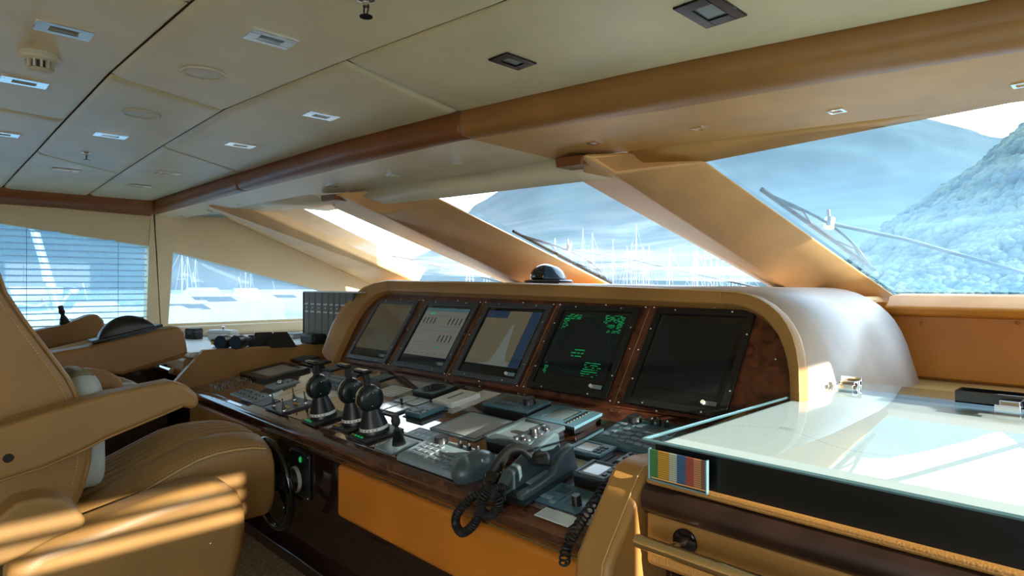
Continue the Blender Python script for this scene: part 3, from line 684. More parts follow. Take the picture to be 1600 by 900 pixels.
# rows of small switches
t, w, d = inst('switchboard', 'brown panel of many tiny metal switches at the far left of the dashboard', 'switch panel', [(322, 605), (386, 583), (398, 592), (352, 612)], 0)
B(t, 'plate', 'dash_wood', -w, w, -d, d, 0, .002)
for r_ in range(6):
    for c_ in range(7):
        x = lerp(-w*.85, w*.85, c_/6); y = lerp(-d*.85, d*.85, r_/5)
        MB().cyl((x, y, .002), (x+.001, y-.003, .014), .0028, 6).build('switch', 'chrome', t, world=False)
MB().ball((w*.3, -d*.75, .008), .009, 8).build('switch_cap', 'blue_lacquer', t, world=False, label='blue round switch cap')
t, w, d = inst('trackball', 'grey plate with a chrome trackball and two round buttons', 'trackball', [(414, 602), (454, 592), (468, 596), (428, 608)], .008)
B(t, 'plate', 'light_plastic', -w, w, -d, d, 0, .006)
MB().lathe([(.022, 0), (.021, .004), (.015, .005), (.0005, .005)], Matrix.Translation((-w*.2, -d*.1, .006))).build('collar', 'grey_plastic', t, world=False)
MB().ball((-w*.2, -d*.1, .012), .015, 12).build('ball', 'chrome', t, world=False)
for y in (d*.35, d*.72): knob(t, 'button', 'grey_plastic', w*.25, y, .006, .009, .005)
for q, lab in (([(360, 615), (388, 607), (404, 613), (376, 621)], 'pale button plate nearest the tiny switches'), ([(378, 622), (404, 614), (423, 620), (396, 629)], 'pale button plate beside the four toggle levers')):
    t, w, d = inst('button_plate', lab, 'button panel', q, .006, 'pale button plates')
    B(t, 'plate', 'light_plastic', -w, w, -d, d, 0, .006)
    for i in range(3):
        for j in range(2): knob(t, 'button', 'black_plastic', w*(-.55+.55*i), d*(-.4+.8*j), .006, .006, .005, 10)
t, w, d = inst('blank_plate', 'plain grey cover plate in front of the four toggle levers', 'plate', [(396, 630), (420, 621), (438, 626), (412, 636)], .004); B(t, 'plate', 'grey_plastic', -w, w, -d, d, 0, .004)
# four toggle levers
t, w, d = inst('toggle_switchboard', 'black plate with four slim upright toggle levers and yellow lamps', 'switch panel', [(413, 637), (468, 621), (492, 631), (440, 647)], .010)
B(t, 'plate', 'black_plastic', -w, w, -d, d, 0, .010)
inv = ROOT[t.name].inverted()
for (px, py) in ((428, 634), (444, 642), (460, 625), (478, 630)):
    p = inv @ hit(px, py, D0+DN*.014, DN); p.x = max(-w*.85, min(w*.85, p.x)); p.y = max(-d*.85, min(d*.85, p.y))
    lv = MB().lathe([(.011, .010), (.011, .014), (.009, .017), (.0005, .017)], Matrix.Translation((p.x, p.y, 0))).build('lever_collar', 'chrome', t, world=False)
    MB().lathe([(.010, .017), (.006, .036), (.0028, .048), (.0026, .060), (.0036, .064), (.0034, .072), (.0005, .074)], Matrix.Translation((p.x, p.y, 0)), 14).build('lever', 'black_plastic', lv, world=False)
for i in range(3):
    for j in range(2): B(t, 'lamp', 'yellow_cap', w*(.0+.22*i)-.008, w*(.0+.22*i)+.006, d*(-.3+.6*j)-.008, d*(-.3+.6*j)+.006, .010, .013, .001, 1)
# throttles
def throttle(label, base, capcol):
    x, s = dp(*base, .02); loc = D0+Vector((x, 0, 0))+DS*s+DN*.004
    t = thing('throttle_lever', label, 'throttle', tuple(loc), (DA, 0, R(-4)), 'engine throttle levers')
    B(t, 'base_plate', 'black_plastic', -.062, .095, -.085, .085, 0, .010, .002)
    MB().lathe([(.062, .010), (.062, .020), (.060, .024)], None, 36).build('foot_ring', 'black_plastic', t, world=False)
    MB().lathe([(.0605, .024), (.058, .036)], None, 36).build('scale_ring', 'label_white', t, world=False, label='white scale ring')
    mb = MB()
    for i in range(10):
        a = R(-160+i*16); M = Matrix.Rotation(a, 4, 'Z'); mb.box(.0585, .0612, -.0012, .0012, .026, .033, M)
    mb.build('scale_marks', 'black_plastic', t, world=False)
    MB().lathe([(.058, .036), (.050, .060), (.037, .095), (.034, .105), (.0005, .105)], None, 36).build('cone', 'black_plastic', t, world=False)
    # drum head, axis across the boat
    MX = Matrix.Translation((0, 0, .150)) @ Matrix.Rotation(R(90), 4, 'Y')
    hd = MB().lathe([(.0005, -.036), (.040, -.034), (.053, -.026), (.057, -.014), (.057, .010), (.054, .022), (.046, .030), (.026, .033), (.0005, .034)], MX, 40).build('drum', 'throttle_black', t, world=False)
    MB().lathe([(.0575, -.013), (.0590, -.011), (.0590, -.006), (.0580, -.004)], MX, 40).build('drum_ring', 'brass_steel', hd, world=False)
    for yy, zz_ in ((0, .035), (-.012, -.03)): MB().ball((.041, yy, .150+zz_*.8), .0025, 5).build('drum_screw', 'chrome', hd, world=False)
    ar = MB().box(-.010, .010, -.012, .012, .185, .262).build('lever_arm', 'black_plastic', t, world=False, bevel=.004)
    MB().box(-.085, .012, -.014, .014, .252, .270).build('grip', 'steel_dark_gloss', t, world=False, bevel=.006, seg=3)
    i = 0
    for c in capcol:
        B(t, 'lamp', c, -.055+.026*(i % 4), -.041+.026*(i % 4), -.079+.013*(i//4)*0, -.070, .010, .014, .002, 1); i += 1
    return t
throttle('throttle lever nearest the toggle levers, standing apart on the left', (505, 648), ['yellow_cap', 'green_cap', 'green_cap', 'green_cap'])
throttle('rear one of the two throttle levers standing close together', (556, 657), ['yellow_cap', 'yellow_cap', 'grey_plastic', 'grey_plastic'])
throttle('front throttle lever, the closest to the camera', (585, 671), ['yellow_cap', 'green_cap', 'green_cap', 'green_cap'])
# small keypads behind the first throttle
t, w, d = inst('keypad', 'low keypad with two rows of pale keys behind the left throttle', 'keypad', [(505, 592), (525, 584), (548, 592), (528, 602)], .008)
B(t, 'body', 'black_plastic', -w, w, -d, d, 0, .008); keys(t, 'key', 'light_plastic', [w*f for f in (-.65, -.22, .22, .65)], [-d*.5, d*.4], w*.17, d*.3, .008)
t, w, d = inst('button_plate', 'flat white plate between the left throttle and the close pair', 'plate', [(463, 618), (505, 605), (533, 616), (492, 630)], .004); B(t, 'plate', 'pad_white', -w, w, -d, d, 0, .004)
keys(t, 'key', 'white_plastic', [-w*.5, 0, w*.5], [0], w*.2, d*.3, .004, .002)
# papers
t, w, d = inst('paper_sheet', 'white striped paper sheet behind the throttle pair', 'paper', [(587, 614), (612, 601), (641, 609), (612, 622)], .003)
B(t, 'sheet', 'paper', -w, w, -d, d, 0, .0015, 0)
for i in range(5): B(t, 'ruled_line', 'pad_grey', -w*.9, w*.9, d*(-.8+.38*i)-.002, d*(-.8+.38*i)+.002, .0015, .0018, 0)
t, w, d = inst('switch_pad', 'plate with four square white pads around a small joystick', 'switch panel', [(590, 642), (632, 614), (675, 626), (614, 651)], .008)
B(t, 'plate', 'grey_plastic', -w, w, -d, d, 0, .006)
for i in (-.48, .48):
    for j in (-.48, .48): B(t, 'pad', 'pad_white', w*i-w*.40, w*i+w*.40, d*j-d*.36, d*j+d*.36, .006, .012, .002)
MB().lathe([(.006, .006), (.004, .020), (.007, .022), (.007, .036), (.0005, .037)], None, 14).build('joystick', 'black_plastic', t, world=False)
t, w, d = inst('rudder_gauge', 'square black box with a round dial and a pointer knob', 'gauge', [(644, 612), (681, 598), (716, 604), (675, 618)], .030)
B(t, 'body', 'black_plastic', -w, w, -d, d, 0, .030, .004, 3); B(t, 'face', 'blue_grey_plastic', -w*.92, w*.92, -d*.92, d*.92, .030, .0315, .001, 1)
MB().lathe([(min(w, d)*.8, .0315), (min(w, d)*.8, .034), (min(w, d)*.72, .034), (min(w, d)*.72, .0315)], None, 36).build('dial_ring', 'black_plastic', t, world=False)
knob(t, 'pointer_knob', 'black_plastic', 0, -d*.3, .0315, .009, .02)
t, w, d = inst('instrument_box', 'white rectangular box lying on a paper sheet', 'box', [(680, 624), (722, 607), (745, 616), (703, 634)], .024)
B(t, 'case', 'white_plastic', -w, w, -d, d, 0, .024, .003, 2); B(t, 'slot', 'grey_plastic', -w*.2, w*.0, -d*.5, d*.6, .024, .0245, 0)
t, w, d = inst('paper_sheet', 'white paper sheet sticking out from under the white box', 'paper', [(716, 636), (742, 606), (776, 616), (728, 640)], .002); B(t, 'sheet', 'paper', -w, w, -d, d, 0, .001, 0)
t, w, d = inst('remote_control', 'small thick handheld control with grey screen near the throttles', 'remote control', [(634, 643), (672, 629), (695, 636), (653, 651)], .024)
B(t, 'cradle', 'black_plastic', -w*1.15, w*1.15, -d*1.1, d*1.1, 0, .004); B(t, 'body', 'blue_grey_plastic', -w, w, -d, d, .004, .026, .006, 3); B(t, 'screen', 'lcd_grey', -w*.7, w*.7, d*.05, d*.75, .026, .027, .0005, 1)
MB().lathe([(w*.4, .026), (w*.4, .029), (.0005, .030)], Matrix.Translation((0, -d*.45, 0)), 16).build('cursor_pad', 'grey_plastic', t, world=False)
for i in (-1, 1):
    for j in (-.72, -.2): B(t, 'key', 'grey_plastic', i*w*.62-w*.12, i*w*.62+w*.12, d*j-.004, d*j+.004, .026, .029, .001, 1)
# joystick with rubber bellows
t, w, d = inst('joystick', 'black joystick with ribbed rubber boot on a square plate', 'joystick', [(586, 699), (628, 683), (652, 692), (612, 711)], .006)
B(t, 'plate', 'light_plastic', -w, w, -d, d, 0, .006)
pr = [(.026, .006)]
for i in range(9): r_ = .024-.0013*i; pr += [(r_+.003, .010+i*.0065), (r_-.003, .0132+i*.0065)]
pr += [(.008, .070), (.007, .080)]
M = Matrix.Translation((w*.15, d*.1, 0))
MB().lathe(pr, M).build('boot', 'rubber', t, world=False); MB().lathe([(.007, .078), (.013, .084), (.017, .090), (.018, .104), (.015, .112), (.016, .118), (.014, .124), (.0005, .126)], M).build('handle', 'rubber', t, world=False)
t, w, d = inst('button_plate', 'flat pale keypad plate behind the ribbed joystick', 'keypad', [(632, 676), (662, 668), (698, 682), (660, 692)], .005); B(t, 'plate', 'blue_grey_plastic', -w, w, -d, d, 0, .004)
keys(t, 'key', 'light_plastic', [w*f for f in (-.6, -.2, .2, .6)], [-d*.4, d*.4], w*.14, d*.25, .004, .001)
# radar keyboards
def keyboard(lab, q, body, key, palm):
    t, w, d = inst('radar_keyboard', lab, 'keyboard', q, .030)
    prof = [(-w, -d, 0), (-w, -d, .016), (-w, -d+.01, .022), (-w, d*.9, .034), (-w, d, .030), (-w, d, 0)]
    MB().ext(prof, (2*w, 0, 0)).build('body', body, t, world=False, bevel=.004, seg=3)
    sl_ = .012/(1.9*d-.01); zf = lambda y: .022+(y+d-.01)*sl_
    def K(x, y, kw, kd): B(t, 'key', key, x-kw, x+kw, y-kd, y+kd, zf(y)-.001, zf(y)+.005, .001, 1)
    for i in range(3):
        for j in range(4): K(-w*.72+i*.034, d*(-.55+.3*j), .0125, .008)
    for i in range(3):
        for j in range(4): K(-w*.10+i*.034, d*(-.75+.28*j), .0125, .008)
    for i in range(2):
        for j in range(3): K(w*.50+i*.034, d*(-.8+.3*j), .0125, .008)
    knob(t, 'dial', 'black_plastic', -w*.55, d*.72, zf(d*.72), .027, .022, 28)
    for i in range(3): knob(t, 'knob', 'black_plastic', w*(.05+.26*i), d*.72, zf(d*.72), .009, .026, 14)
    return t, w, d, zf
t, w, d, zf = keyboard('pale radar keyboard at the front edge of the dashboard', [(622, 707), (680, 683), (770, 712), (722, 748)], 'light_plastic', 'key_grey', True)
mbx = MB()
MB().ball((w*.62+.055, -d*.15, .020), .058, 14, (.95, 1.55, .95)).build('palm_rest', 'grey_plastic', t, world=False)
keyboard('bluish radar keyboard partly behind the glass chart table', [(929, 682), (976, 655), (1075, 668), (1010, 706)], 'blue_grey_plastic', 'key_grey', False)
# framed writing pad
t, w, d = inst('framed_pad', 'flat grey screen in a thin silver frame in the middle of the dashboard', 'display', [(671, 668), (740, 643), (808, 660), (738, 690)], .008)
frame(t, 'frame', 'light_plastic', w, d, -w*.86, w*.86, -d*.84, d*.84, 0, .008, .003); B(t, 'screen', 'pad_grey', -w*.86, w*.86, -d*.84, d*.84, 0, .005, 0)
frame(t, 'inner_line', 'black_plastic', w*.97, d*.97, -w*.93, w*.93, -d*.92, d*.92, .008, .0088, 0)
# autopilot
t, w, d = inst('autopilot_control', 'blue-grey autopilot box with green display and one big knob', 'autopilot', [(753, 631), (794, 615), (863, 630), (820, 646)], .042)
B(t, 'body', 'black_plastic', -w*.98, w*.98, -d*.98, d*.98, 0, .034, .003); B(t, 'face', 'blue_grey_plastic', -w, w, -d, d, .034, .044, .004, 3)
B(t, 'display', 'lcd_green', -w*.70, w*.05, -d*.1, d*.72, .044, .0455, .0005, 1); knob(t, 'course_knob', 'black_plastic', w*.52, d*.1, .044, .028, .026, 28)
keys(t, 'key', 'grey_plastic', [w*f for f in (-.5, -.25, 0, .2)], [-d*.55], w*.09, d*.12, .044, .003); keys(t, 'key', 'grey_plastic', [w*.17], [d*.0, d*.4], w*.06, d*.1, .044, .003)
t, w, d = inst('plotter_display', 'blue-grey plotter with grey screen and a row of round keys', 'plotter', [(824, 653), (868, 633), (945, 649), (892, 669)], .034)
B(t, 'body', 'black_plastic', -w*.95, w*.95, -d*.95, d*.95, 0, .024, .003); frame(t, 'face', 'blue_grey_plastic', w, d, -w*.62, w*.35, -d*.55, d*.8, .024, .036); B(t, 'screen', 'lcd_grey', -w*.62, w*.35, -d*.55, d*.8, .020, .031, 0)
for i in range(8): knob(t, 'key', 'black_plastic', w*.58, d*(-.75+.21*i), .036, .007, .004, 10)
t, w, d = inst('plotter_display', 'thick tilted plotter with white-reflecting screen and round knobs beside it', 'plotter', [(751, 682), (822, 655), (886, 668), (818, 700)], .050)
B(t, 'body', 'black_plastic', -w*.95, w*.95, -d*.95, d*.95, 0, .036, .004); frame(t, 'face', 'grey_plastic', w, d, -w*.75, w*.22, -d*.62, d*.80, .036, .054, .006); B(t, 'screen', 'lcd_grey', -w*.75, w*.22, -d*.62, d*.8, .036, .046, 0)
for j, (a, r_, h_) in enumerate(((-.6, .013, .006), (-.1, .016, .022), (.45, .016, .006))): knob(t, 'knob', 'black_plastic', w*.58, d*a, .054, r_, h_, 18)
for i in range(6): knob(t, 'key', 'key_grey', w*.36, d*(-.7+.26*i), .054, .006, .004, 10)
for i in range(4): knob(t, 'key', 'key_grey', w*.82, d*(-.6+.3*i), .054, .006, .004, 10)
t, w, d = inst('plotter_display', 'small instrument with bright screen behind the upper paper note', 'plotter', [(881, 701), (914, 688), (966, 700), (934, 716)], .028)
B(t, 'body', 'black_plastic', -w*.96, w*.96, -d*.96, d*.96, 0, .020, .003); frame(t, 'face', 'blue_grey_plastic', w, d, -w*.68, w*.30, -d*.5, d*.72, .020, .030, .004); B(t, 'screen', 'lcd_bright', -w*.68, w*.30, -d*.5, d*.72, .018, .026, 0)
keys(t, 'key', 'black_plastic', [w*.5, w*.75], [d*f for f in (-.5, -.1, .3)], .006, .006, .030, .003)
t, w, d = inst('plotter_display', 'small instrument with bright screen against the leather end panel', 'plotter', [(893, 738), (928, 719), (975, 731), (946, 754)], .040)
B(t, 'body', 'black_plastic', -w*.98, w*.98, -d*.98, d*.98, 0, .034, .004); frame(t, 'face', 'grey_plastic', w, d, -w*.74, w*.45, -d*.62, d*.74, .030, .042, .005); B(t, 'screen', 'lcd_bright', -w*.74, w*.45, -d*.62, d*.74, .026, .037, 0)
keys(t, 'key', 'black_plastic', [w*.7], [d*f for f in (-.5, 0, .5)], .007, .006, .042, .003)
t, w, d = inst('paper_sheet', 'white printed note between the two small bright-screened instruments', 'paper', [(878, 726), (884, 706), (927, 717), (902, 742)], .003)
B(t, 'sheet', 'paper', -w, w, -d, d, 0, .001, 0)
for i in range(5): B(t, 'print_line', 'paper_ink', -w*.7, w*(.5-.1*(i % 3)), d*(-.6+.28*i)-.0012, d*(-.6+.28*i)+.0012, .001, .0012, 0)
t, w, d = inst('slider_panel', 'dark control plate with slider slots and one upright knob', 'control panel', [(831, 779), (880, 755), (938, 775), (902, 808)], .004)
B(t, 'plate', 'blue_grey_plastic', -w, w, -d, d, 0, .004); 
for i in range(3): B(t, 'slider_slot', 'black_plastic', -w*.1+i*w*.28, -w*.07+i*w*.28, -d*.5, d*.55, .004, .0045, 0)
keys(t, 'button', 'light_plastic', [-w*.75, -w*.5], [-d*.5], w*.10, d*.14, .004, .004); keys(t, 'button', 'light_plastic', [-w*.2], [-d*.75], w*.1, d*.1, .004, .004)
for i in range(5): B(t, 'speaker_slit', 'black_plastic', -w*.7, -w*.2, d*(.2+.12*i)-.002, d*(.2+.12*i)+.002, .004, .0045, 0)
knob(t, 'knob', 'black_plastic', w*.65, -d*.35, .004, .014, .030, 18)
t, w, d = inst('glass_plate', 'small bright glass plate at the front edge below the slider plate', 'plate', [(835, 804), (856, 794), (905, 812), (886, 827)], .003); B(t, 'plate', 'pad_white', -w, w, -d, d, 0, .003, .001, 1)
t, w, d = inst('keypad', 'pale keypad half hidden behind the top of the leather end panel', 'keypad', [(965, 722), (985, 706), (1012, 712), (990, 728)], .006); B(t, 'body', 'light_plastic', -w, w, -d, d, 0, .008); keys(t, 'key', 'black_plastic', [-w*.5, 0, w*.5], [-d*.4, d*.4], w*.15, d*.2, .008)

# ---- radio telephone: cradle and handset
cx_, cs_ = dp(838, 752, .02)
loc = D0+Vector((cx_, 0, 0))+DS*cs_+DN*.004
t = thing('telephone_cradle', 'tall grey telephone cradle standing at the front of the dashboard', 'telephone', tuple(loc), (DA, 0, R(4)))
sidep = [(0, -.13, 0), (0, -.135, .050), (0, -.10, .080), (0, -.02, .098), (0, .06, .120), (0, .12, .130), (0, .145, .120), (0, .145, 0)]
MB().ext([Vector(p)+Vector((-.045, 0, 0)) for p in sidep], (.040, 0, 0)).build('side_shell', 'grey_plastic', t, world=False, bevel=.010, seg=4)
MB().ext([(.030, -.13, 0), (.030, -.13, .045), (.030, -.07, .042), (.030, .02, .045), (.030, .06, .085), (.030, .13, .10), (.030, .145, 0)], (.028, 0, 0)).build('side_shell', 'grey_plastic', t, world=False, bevel=.008, seg=4)
B(t, 'base', 'black_plastic', -.045, .058, -.13, .14, 0, .030, .006, 3); B(t, 'label_plate', 'light_plastic', .0, .030, -.05, .05, .030, .034, .001)
# handset: arched bar with ear and mouth cups
h0 = hit(771, 742, D0+DN*.05, DN); h1 = hit(846, 712, D0+DN*.11, DN)
th = thing('telephone_handset', 'black arched telephone handset leaning against the cradle', 'telephone', tuple(h0))
pts = []; rad = []
for i in range(15):
    u = i/14; p = h0.lerp(h1, u)+Vector((0, 0, .055*math.sin(math.pi*min(1, u*1.15+.02))**.8)); pts.append(p); rad.append(.021-.004*math.sin(math.pi*u))
MB().tube(pts, rad, 14).build('grip', 'black_plastic', th)
dirn = (h1-h0).normalized()
q = Vector((.25, -.35, -1)).normalized().to_track_quat('Z', 'Y').to_matrix().to_4x4()
MB().lathe([(.0005, -.030), (.020, -.029), (.033, -.016), (.036, 0), (.036, .018), (.030, .028), (.0005, .030)], Matrix.Translation(pts[0]+Vector((.004, 0, -.018))) @ q, 26).build('mouthpiece', 'smoked_plastic', th)
MB().lathe([(.0005, -.024), (.020, -.023), (.031, -.012), (.033, 0), (.033, .016), (.0005, .022)], Matrix.Translation(pts[-1]+Vector((0, 0, -.012))) @ q, 26).build('earpiece', 'black_plastic', th)
# coiled cords
def coil(path, R_, r, turns, label, name='coiled_cord'):
    pts = [Vector(p) for p in path]; L = [0]
    # Catmull-Rom resample
    def cr(t):
        n_ = len(pts)-1; i = min(int(t*n_), n_-1); u = t*n_-i
        p0, p1, p2, p3 = pts[max(i-1, 0)], pts[i], pts[i+1], pts[min(i+2, n_)]
        return .5*((2*p1)+(p2-p0)*u+(2*p0-5*p1+4*p2-p3)*u*u+(3*p1-p0-3*p2+p3)*u**3)
    N = int(turns*12); out = []; up = Vector((.3, -.9, .2)).normalized()
    for k in range(N+1):
        t_ = k/N; p = cr(t_); tg = (cr(min(1, t_+.004))-cr(max(0, t_-.004))).normalized()
        x = up.cross(tg).normalized(); y = tg.cross(x); up = y; a = 2*math.pi*turns*t_
        env = min(1, t_*30, (1-t_)*30); out.append(p+(x*math.cos(a)+y*math.sin(a))*R_*env)
    mb = MB().tube(out, r, 6); return tag(mb.build(name, 'rubber', at=tuple(pts[0])), label, 'cord')
Yc = 1.215
def cp_(px, py, y=Yc): return atY(px, py, y)
coil([cp_(772, 752, 1.27), cp_(758, 765, 1.25), cp_(734, 780, Yc), cp_(716, 800), cp_(712, 818), cp_(722, 832), cp_(738, 822), cp_(750, 800), cp_(752, 780), cp_(762, 768, 1.24), cp_(776, 778), cp_(778, 795), cp_(764, 806), cp_(752, 796, 1.20), cp_(756, 778, 1.20), cp_(775, 764, 1.24), cp_(795, 762, 1.27)], .0115, .0032, 100, 'black coiled telephone cord hanging in two loops over the front edge')
coil([hit(945, 755, D0+DN*.03, DN), hit(935, 775, D0+DN*.03, DN), cp_(918, 800, 1.27), cp_(905, 820, 1.22), cp_(893, 840, 1.17), cp_(884, 860, 1.15), cp_(882, 882, 1.16)], .0125, .0030, 19, 'black coiled cord hanging against the leather end panel', 'coiled_cord')

# =====================================================================================  CONSOLE FRONT CONTROLS
pz = atY(472, 742, 1.31)
t = thing('thruster_dial', 'black cone dial with white ring and green lamp on the console front', 'dial', (pz.x, 1.313, pz.z))
MB().box(-.115, .085, -.010, 0, -.10, .105).build('plate', 'black_plastic', t, world=False, bevel=.003)
M = Matrix.Translation((-.02, -.01, -.02)) @ Matrix.Rotation(R(90), 4, 'X')
MB().lathe([(.062, 0), (.060, .014)], M, 36).build('foot', 'black_plastic', t, world=False); MB().lathe([(.060, .014), (.056, .030)], M, 36).build('scale_ring', 'label_white', t, world=False)
MB().lathe([(.056, .030), (.034, .075), (.030, .085), (.0005, .086)], M, 36).build('knob', 'black_plastic', t, world=False)
MB().ball((.0, -.012, .072), .014, 8, (.7, .5, 1)).build('lamp', 'green_cap', t, world=False)
for x in (-.105, .075):
    for z in (-.09, .095): MB().ball((x, -.011, z), .004, 5).build('screw', 'chrome', t, world=False)
# steering wheel
wc = atY(424, 755, 1.21)
t = thing('steering_wheel', 'glossy black steering wheel standing upright between the seat and the console', 'steering wheel', tuple(wc))
RW = .200
rim = [(RW*math.cos(a)*1.0, -.02*math.sin(a), RW*math.sin(a)) for a in [2*math.pi*i/64 for i in range(64)]]
MB().tube(rim, .017, 12, True).build('rim', 'gloss_black', t, world=False)
for a in (R(90), R(210), R(330)):
    sp_ = MB().tube([(.03*math.cos(a), .02, .03*math.sin(a)), (.12*math.cos(a), .02, .12*math.sin(a)), (.19*math.cos(a), -.0, .19*math.sin(a))], [.014, .011, .009], 8).build('spoke', 'gloss_black', t, world=False)
    MB().ball((.155*math.cos(a), 0, .155*math.sin(a)), .006, 6).build('spoke_bolt', 'chrome', sp_, world=False)
MB().lathe([(.0005, -.01), (.035, -.008), (.045, .01), (.040, .03), (.030, .17), (.055, .19), (.055, .20)], Matrix.Rotation(R(-90), 4, 'X'), 28).build('hub', 'black_plastic', t, world=False)
# grab handle left of the helm
a, b = atX(228, 573, -4.05), atX(272, 583, -4.05)

# =====================================================================================  HELM CHAIRS
def prof(X, q): return [atX(x, y, X) for x, y in q]
chair = thing('helm_chair', 'tan leather helm chair nearest the camera at the lower left', 'chair', (-2.85, .6, 0), group='helm chairs')
def seat_mesh(xr, xl, edge, zb0, crown=.045, ribs=7, ribamp=.020):
    rings = []
    for k_, (y, ze) in enumerate(edge):
        zb = zb0+max(0, (k_-len(edge)+4))**2*.006; w = xl-xr; ring = [(xr-.01, y, zb), (xr, y, zb+.03), (xr, y, ze-.05), (xr-.004, y, ze-.018), (xr-.016, y, ze-.003), (xr-.03, y, ze+.004)]
        N = 150
        for i in range(1, N):
            u = i/N; x = xr-.03+(w+.06)*u; bl = min(1, max(0, (u-.16)/.05))*min(1, max(0, (.84-u)/.05))
            z = ze+.004+crown*math.sin(math.pi*u)**.55-bl*(ribamp*1.5)*(abs(math.sin(math.pi*ribs*(u-.16)/.68))**.5*-1+1)-bl*.006
            ring.append((x, y, z))
        ring += [(xl+.03, y, ze+.004), (xl+.016, y, ze-.003), (xl+.004, y, ze-.018), (xl, y, ze-.05), (xl, y, zb+.03), (xl+.01, y, zb)]
        rings.append(ring)
    return MB().loft(rings)
eg = prof(-2.58, [(60, 852), (100, 832), (138, 810), (165, 796), (191, 782), (222, 764), (253, 746), (281, 730), (309, 715), (338, 705), (366, 699), (395, 696), (415, 697)])
edge = [(p.y, p.z) for p in eg]
y9, z9 = edge[-1]; edge += [(y9+.016, z9-.008), (y9+.030, z9-.026), (y9+.038, z9-.055)]
sc = seat_mesh(-2.58, -3.16, edge, .40).build('seat_cushion', 'seat_leather', chair, ang=70)
MB().ext(prof(-2.60, [(60, 860), (138, 822), (253, 762), (330, 735), (370, 760), (370, 800), (200, 840), (60, 895)]), (-.54, 0, 0)).build('seat_frame', 'seat_leather', chair, bevel=.02)
pp = [Vector((-2.5775, y, z-.010)) for y, z in edge[:-3]]
MB().tube(pp, .0030, 6).build('seat_piping', 'stitch', sc)
def stitches(pts, step=.011, l=.006, r=.0011, parent=None):
    mb = MB(); pts = [Vector(p) for p in pts]
    for a, b in zip(pts, pts[1:]):
        n_ = max(1, int((b-a).length/step))
        for i in range(n_):
            p = a.lerp(b, i/n_); q = p+(b-a).normalized()*l; mb.tube([p, q], r, 4)
    return mb.build('stitching', 'stitch', parent)
stitches([p+Vector((.0010, 0, -.013)) for p in pp], parent=sc); stitches([p+Vector((-.0060, 0, .011)) for p in pp], parent=sc)
ARM = [(-60, 683), (0, 667), (84, 641), (169, 616), (239, 602), (270, 596), (292, 602), (309, 616), (314, 628), (305, 641), (287, 636), (245, 653), (166, 686), (127, 706), (70, 731), (0, 753), (-60, 765)]
arm = MB().ext(prof(-2.45, ARM), (-.115, 0, 0)).build('armrest', 'seat_leather', chair, bevel=.022, seg=5)
stitches([p+Vector((-.004, 0, -.022)) for p in prof(-2.45, [(0, 669), (84, 643), (169, 618), (239, 604), (268, 599)])], parent=arm)
MB().tube([p+Vector((-.002, 0, .004)) for p in prof(-2.45, [(285, 637), (245, 654), (166, 687), (127, 707), (70, 732), (0, 754)])], .004, 6).build('armrest_piping', 'seat_leather', arm)
p = atX(13, 716, -2.45); MB().lathe([(.0005, .003), (.012, .003), (.014, 0), (.014, -.006), (.0005, -.006)], Matrix.Translation(p) @ Matrix.Rotation(R(90), 4, 'Y')).build('cover_cap', 'black_plastic', arm)
MB().ext(prof(-3.12, [(60, 590), (106, 578), (140, 577), (172, 581), (188, 590), (194, 603), (187, 611), (172, 606), (110, 628), (60, 650)]), (-.10, 0, 0)).build('armrest', 'pod_leather', chair, bevel=.02, seg=5)
BK = [(-150, 250), (-60, 330), (0, 424), (12, 456), (40, 496), (80, 548), (112, 590), (134, 630), (147, 690), (146, 722), (136, 762), (120, 798), (60, 880), (-150, 900)]
bk = MB().ext(prof(-2.62, BK), (-.50, 0, 0)).build('backrest', 'seat_leather', chair, bevel=.035, seg=6)
BE = prof(-2.62, [(0, 426), (12, 458), (40, 499), (78, 550), (108, 592), (128, 632), (140, 690), (140, 720), (130, 760)])
stitches([p+Vector((.0012, -.035, 0)) for p in BE], parent=bk)
MB().tube([p+Vector((-.002, -.004, 0)) for p in BE], .005, 6).build('backrest_piping', 'seat_leather', bk)
BO = [(14, 905), (25, 880), (57, 855), (137, 827), (250, 782), (300, 765), (337, 756), (360, 759), (378, 772), (388, 798), (390, 825), (386, 862), (374, 905), (360, 960), (10, 960)]
MB().ext(prof(-2.34, BO), (-.20, 0, 0)).build('side_bolster', 'seat_leather', chair, bevel=.055, seg=8)
p = atX(329, 849, -2.34); MB().ball(p, .005, 8).build('press_stud', 'chrome', chair)
BC = [(-60, 840), (0, 808), (25, 787), (62, 777), (98, 779), (122, 794), (136, 814), (128, 827), (87, 842), (40, 868), (-60, 915)]
rr = MB().ext(prof(-2.24, BC), (-.12, 0, 0)).build('hinge_cover', 'seat_leather', chair, bevel=.03, seg=6)
stitches([p+Vector((-.006, 0, -.010)) for p in prof(-2.24, [(-30, 835), (0, 814), (25, 794), (62, 784), (98, 786)])], parent=rr)
MB().cyl((-2.87, .65, 0), (-2.87, .65, .45), .07, 28).lathe([(.19, 0), (.19, .015), (.08, .035)], Matrix.Translation((-2.87, .65, 0))).build('pedestal', 'brushed_steel', chair)
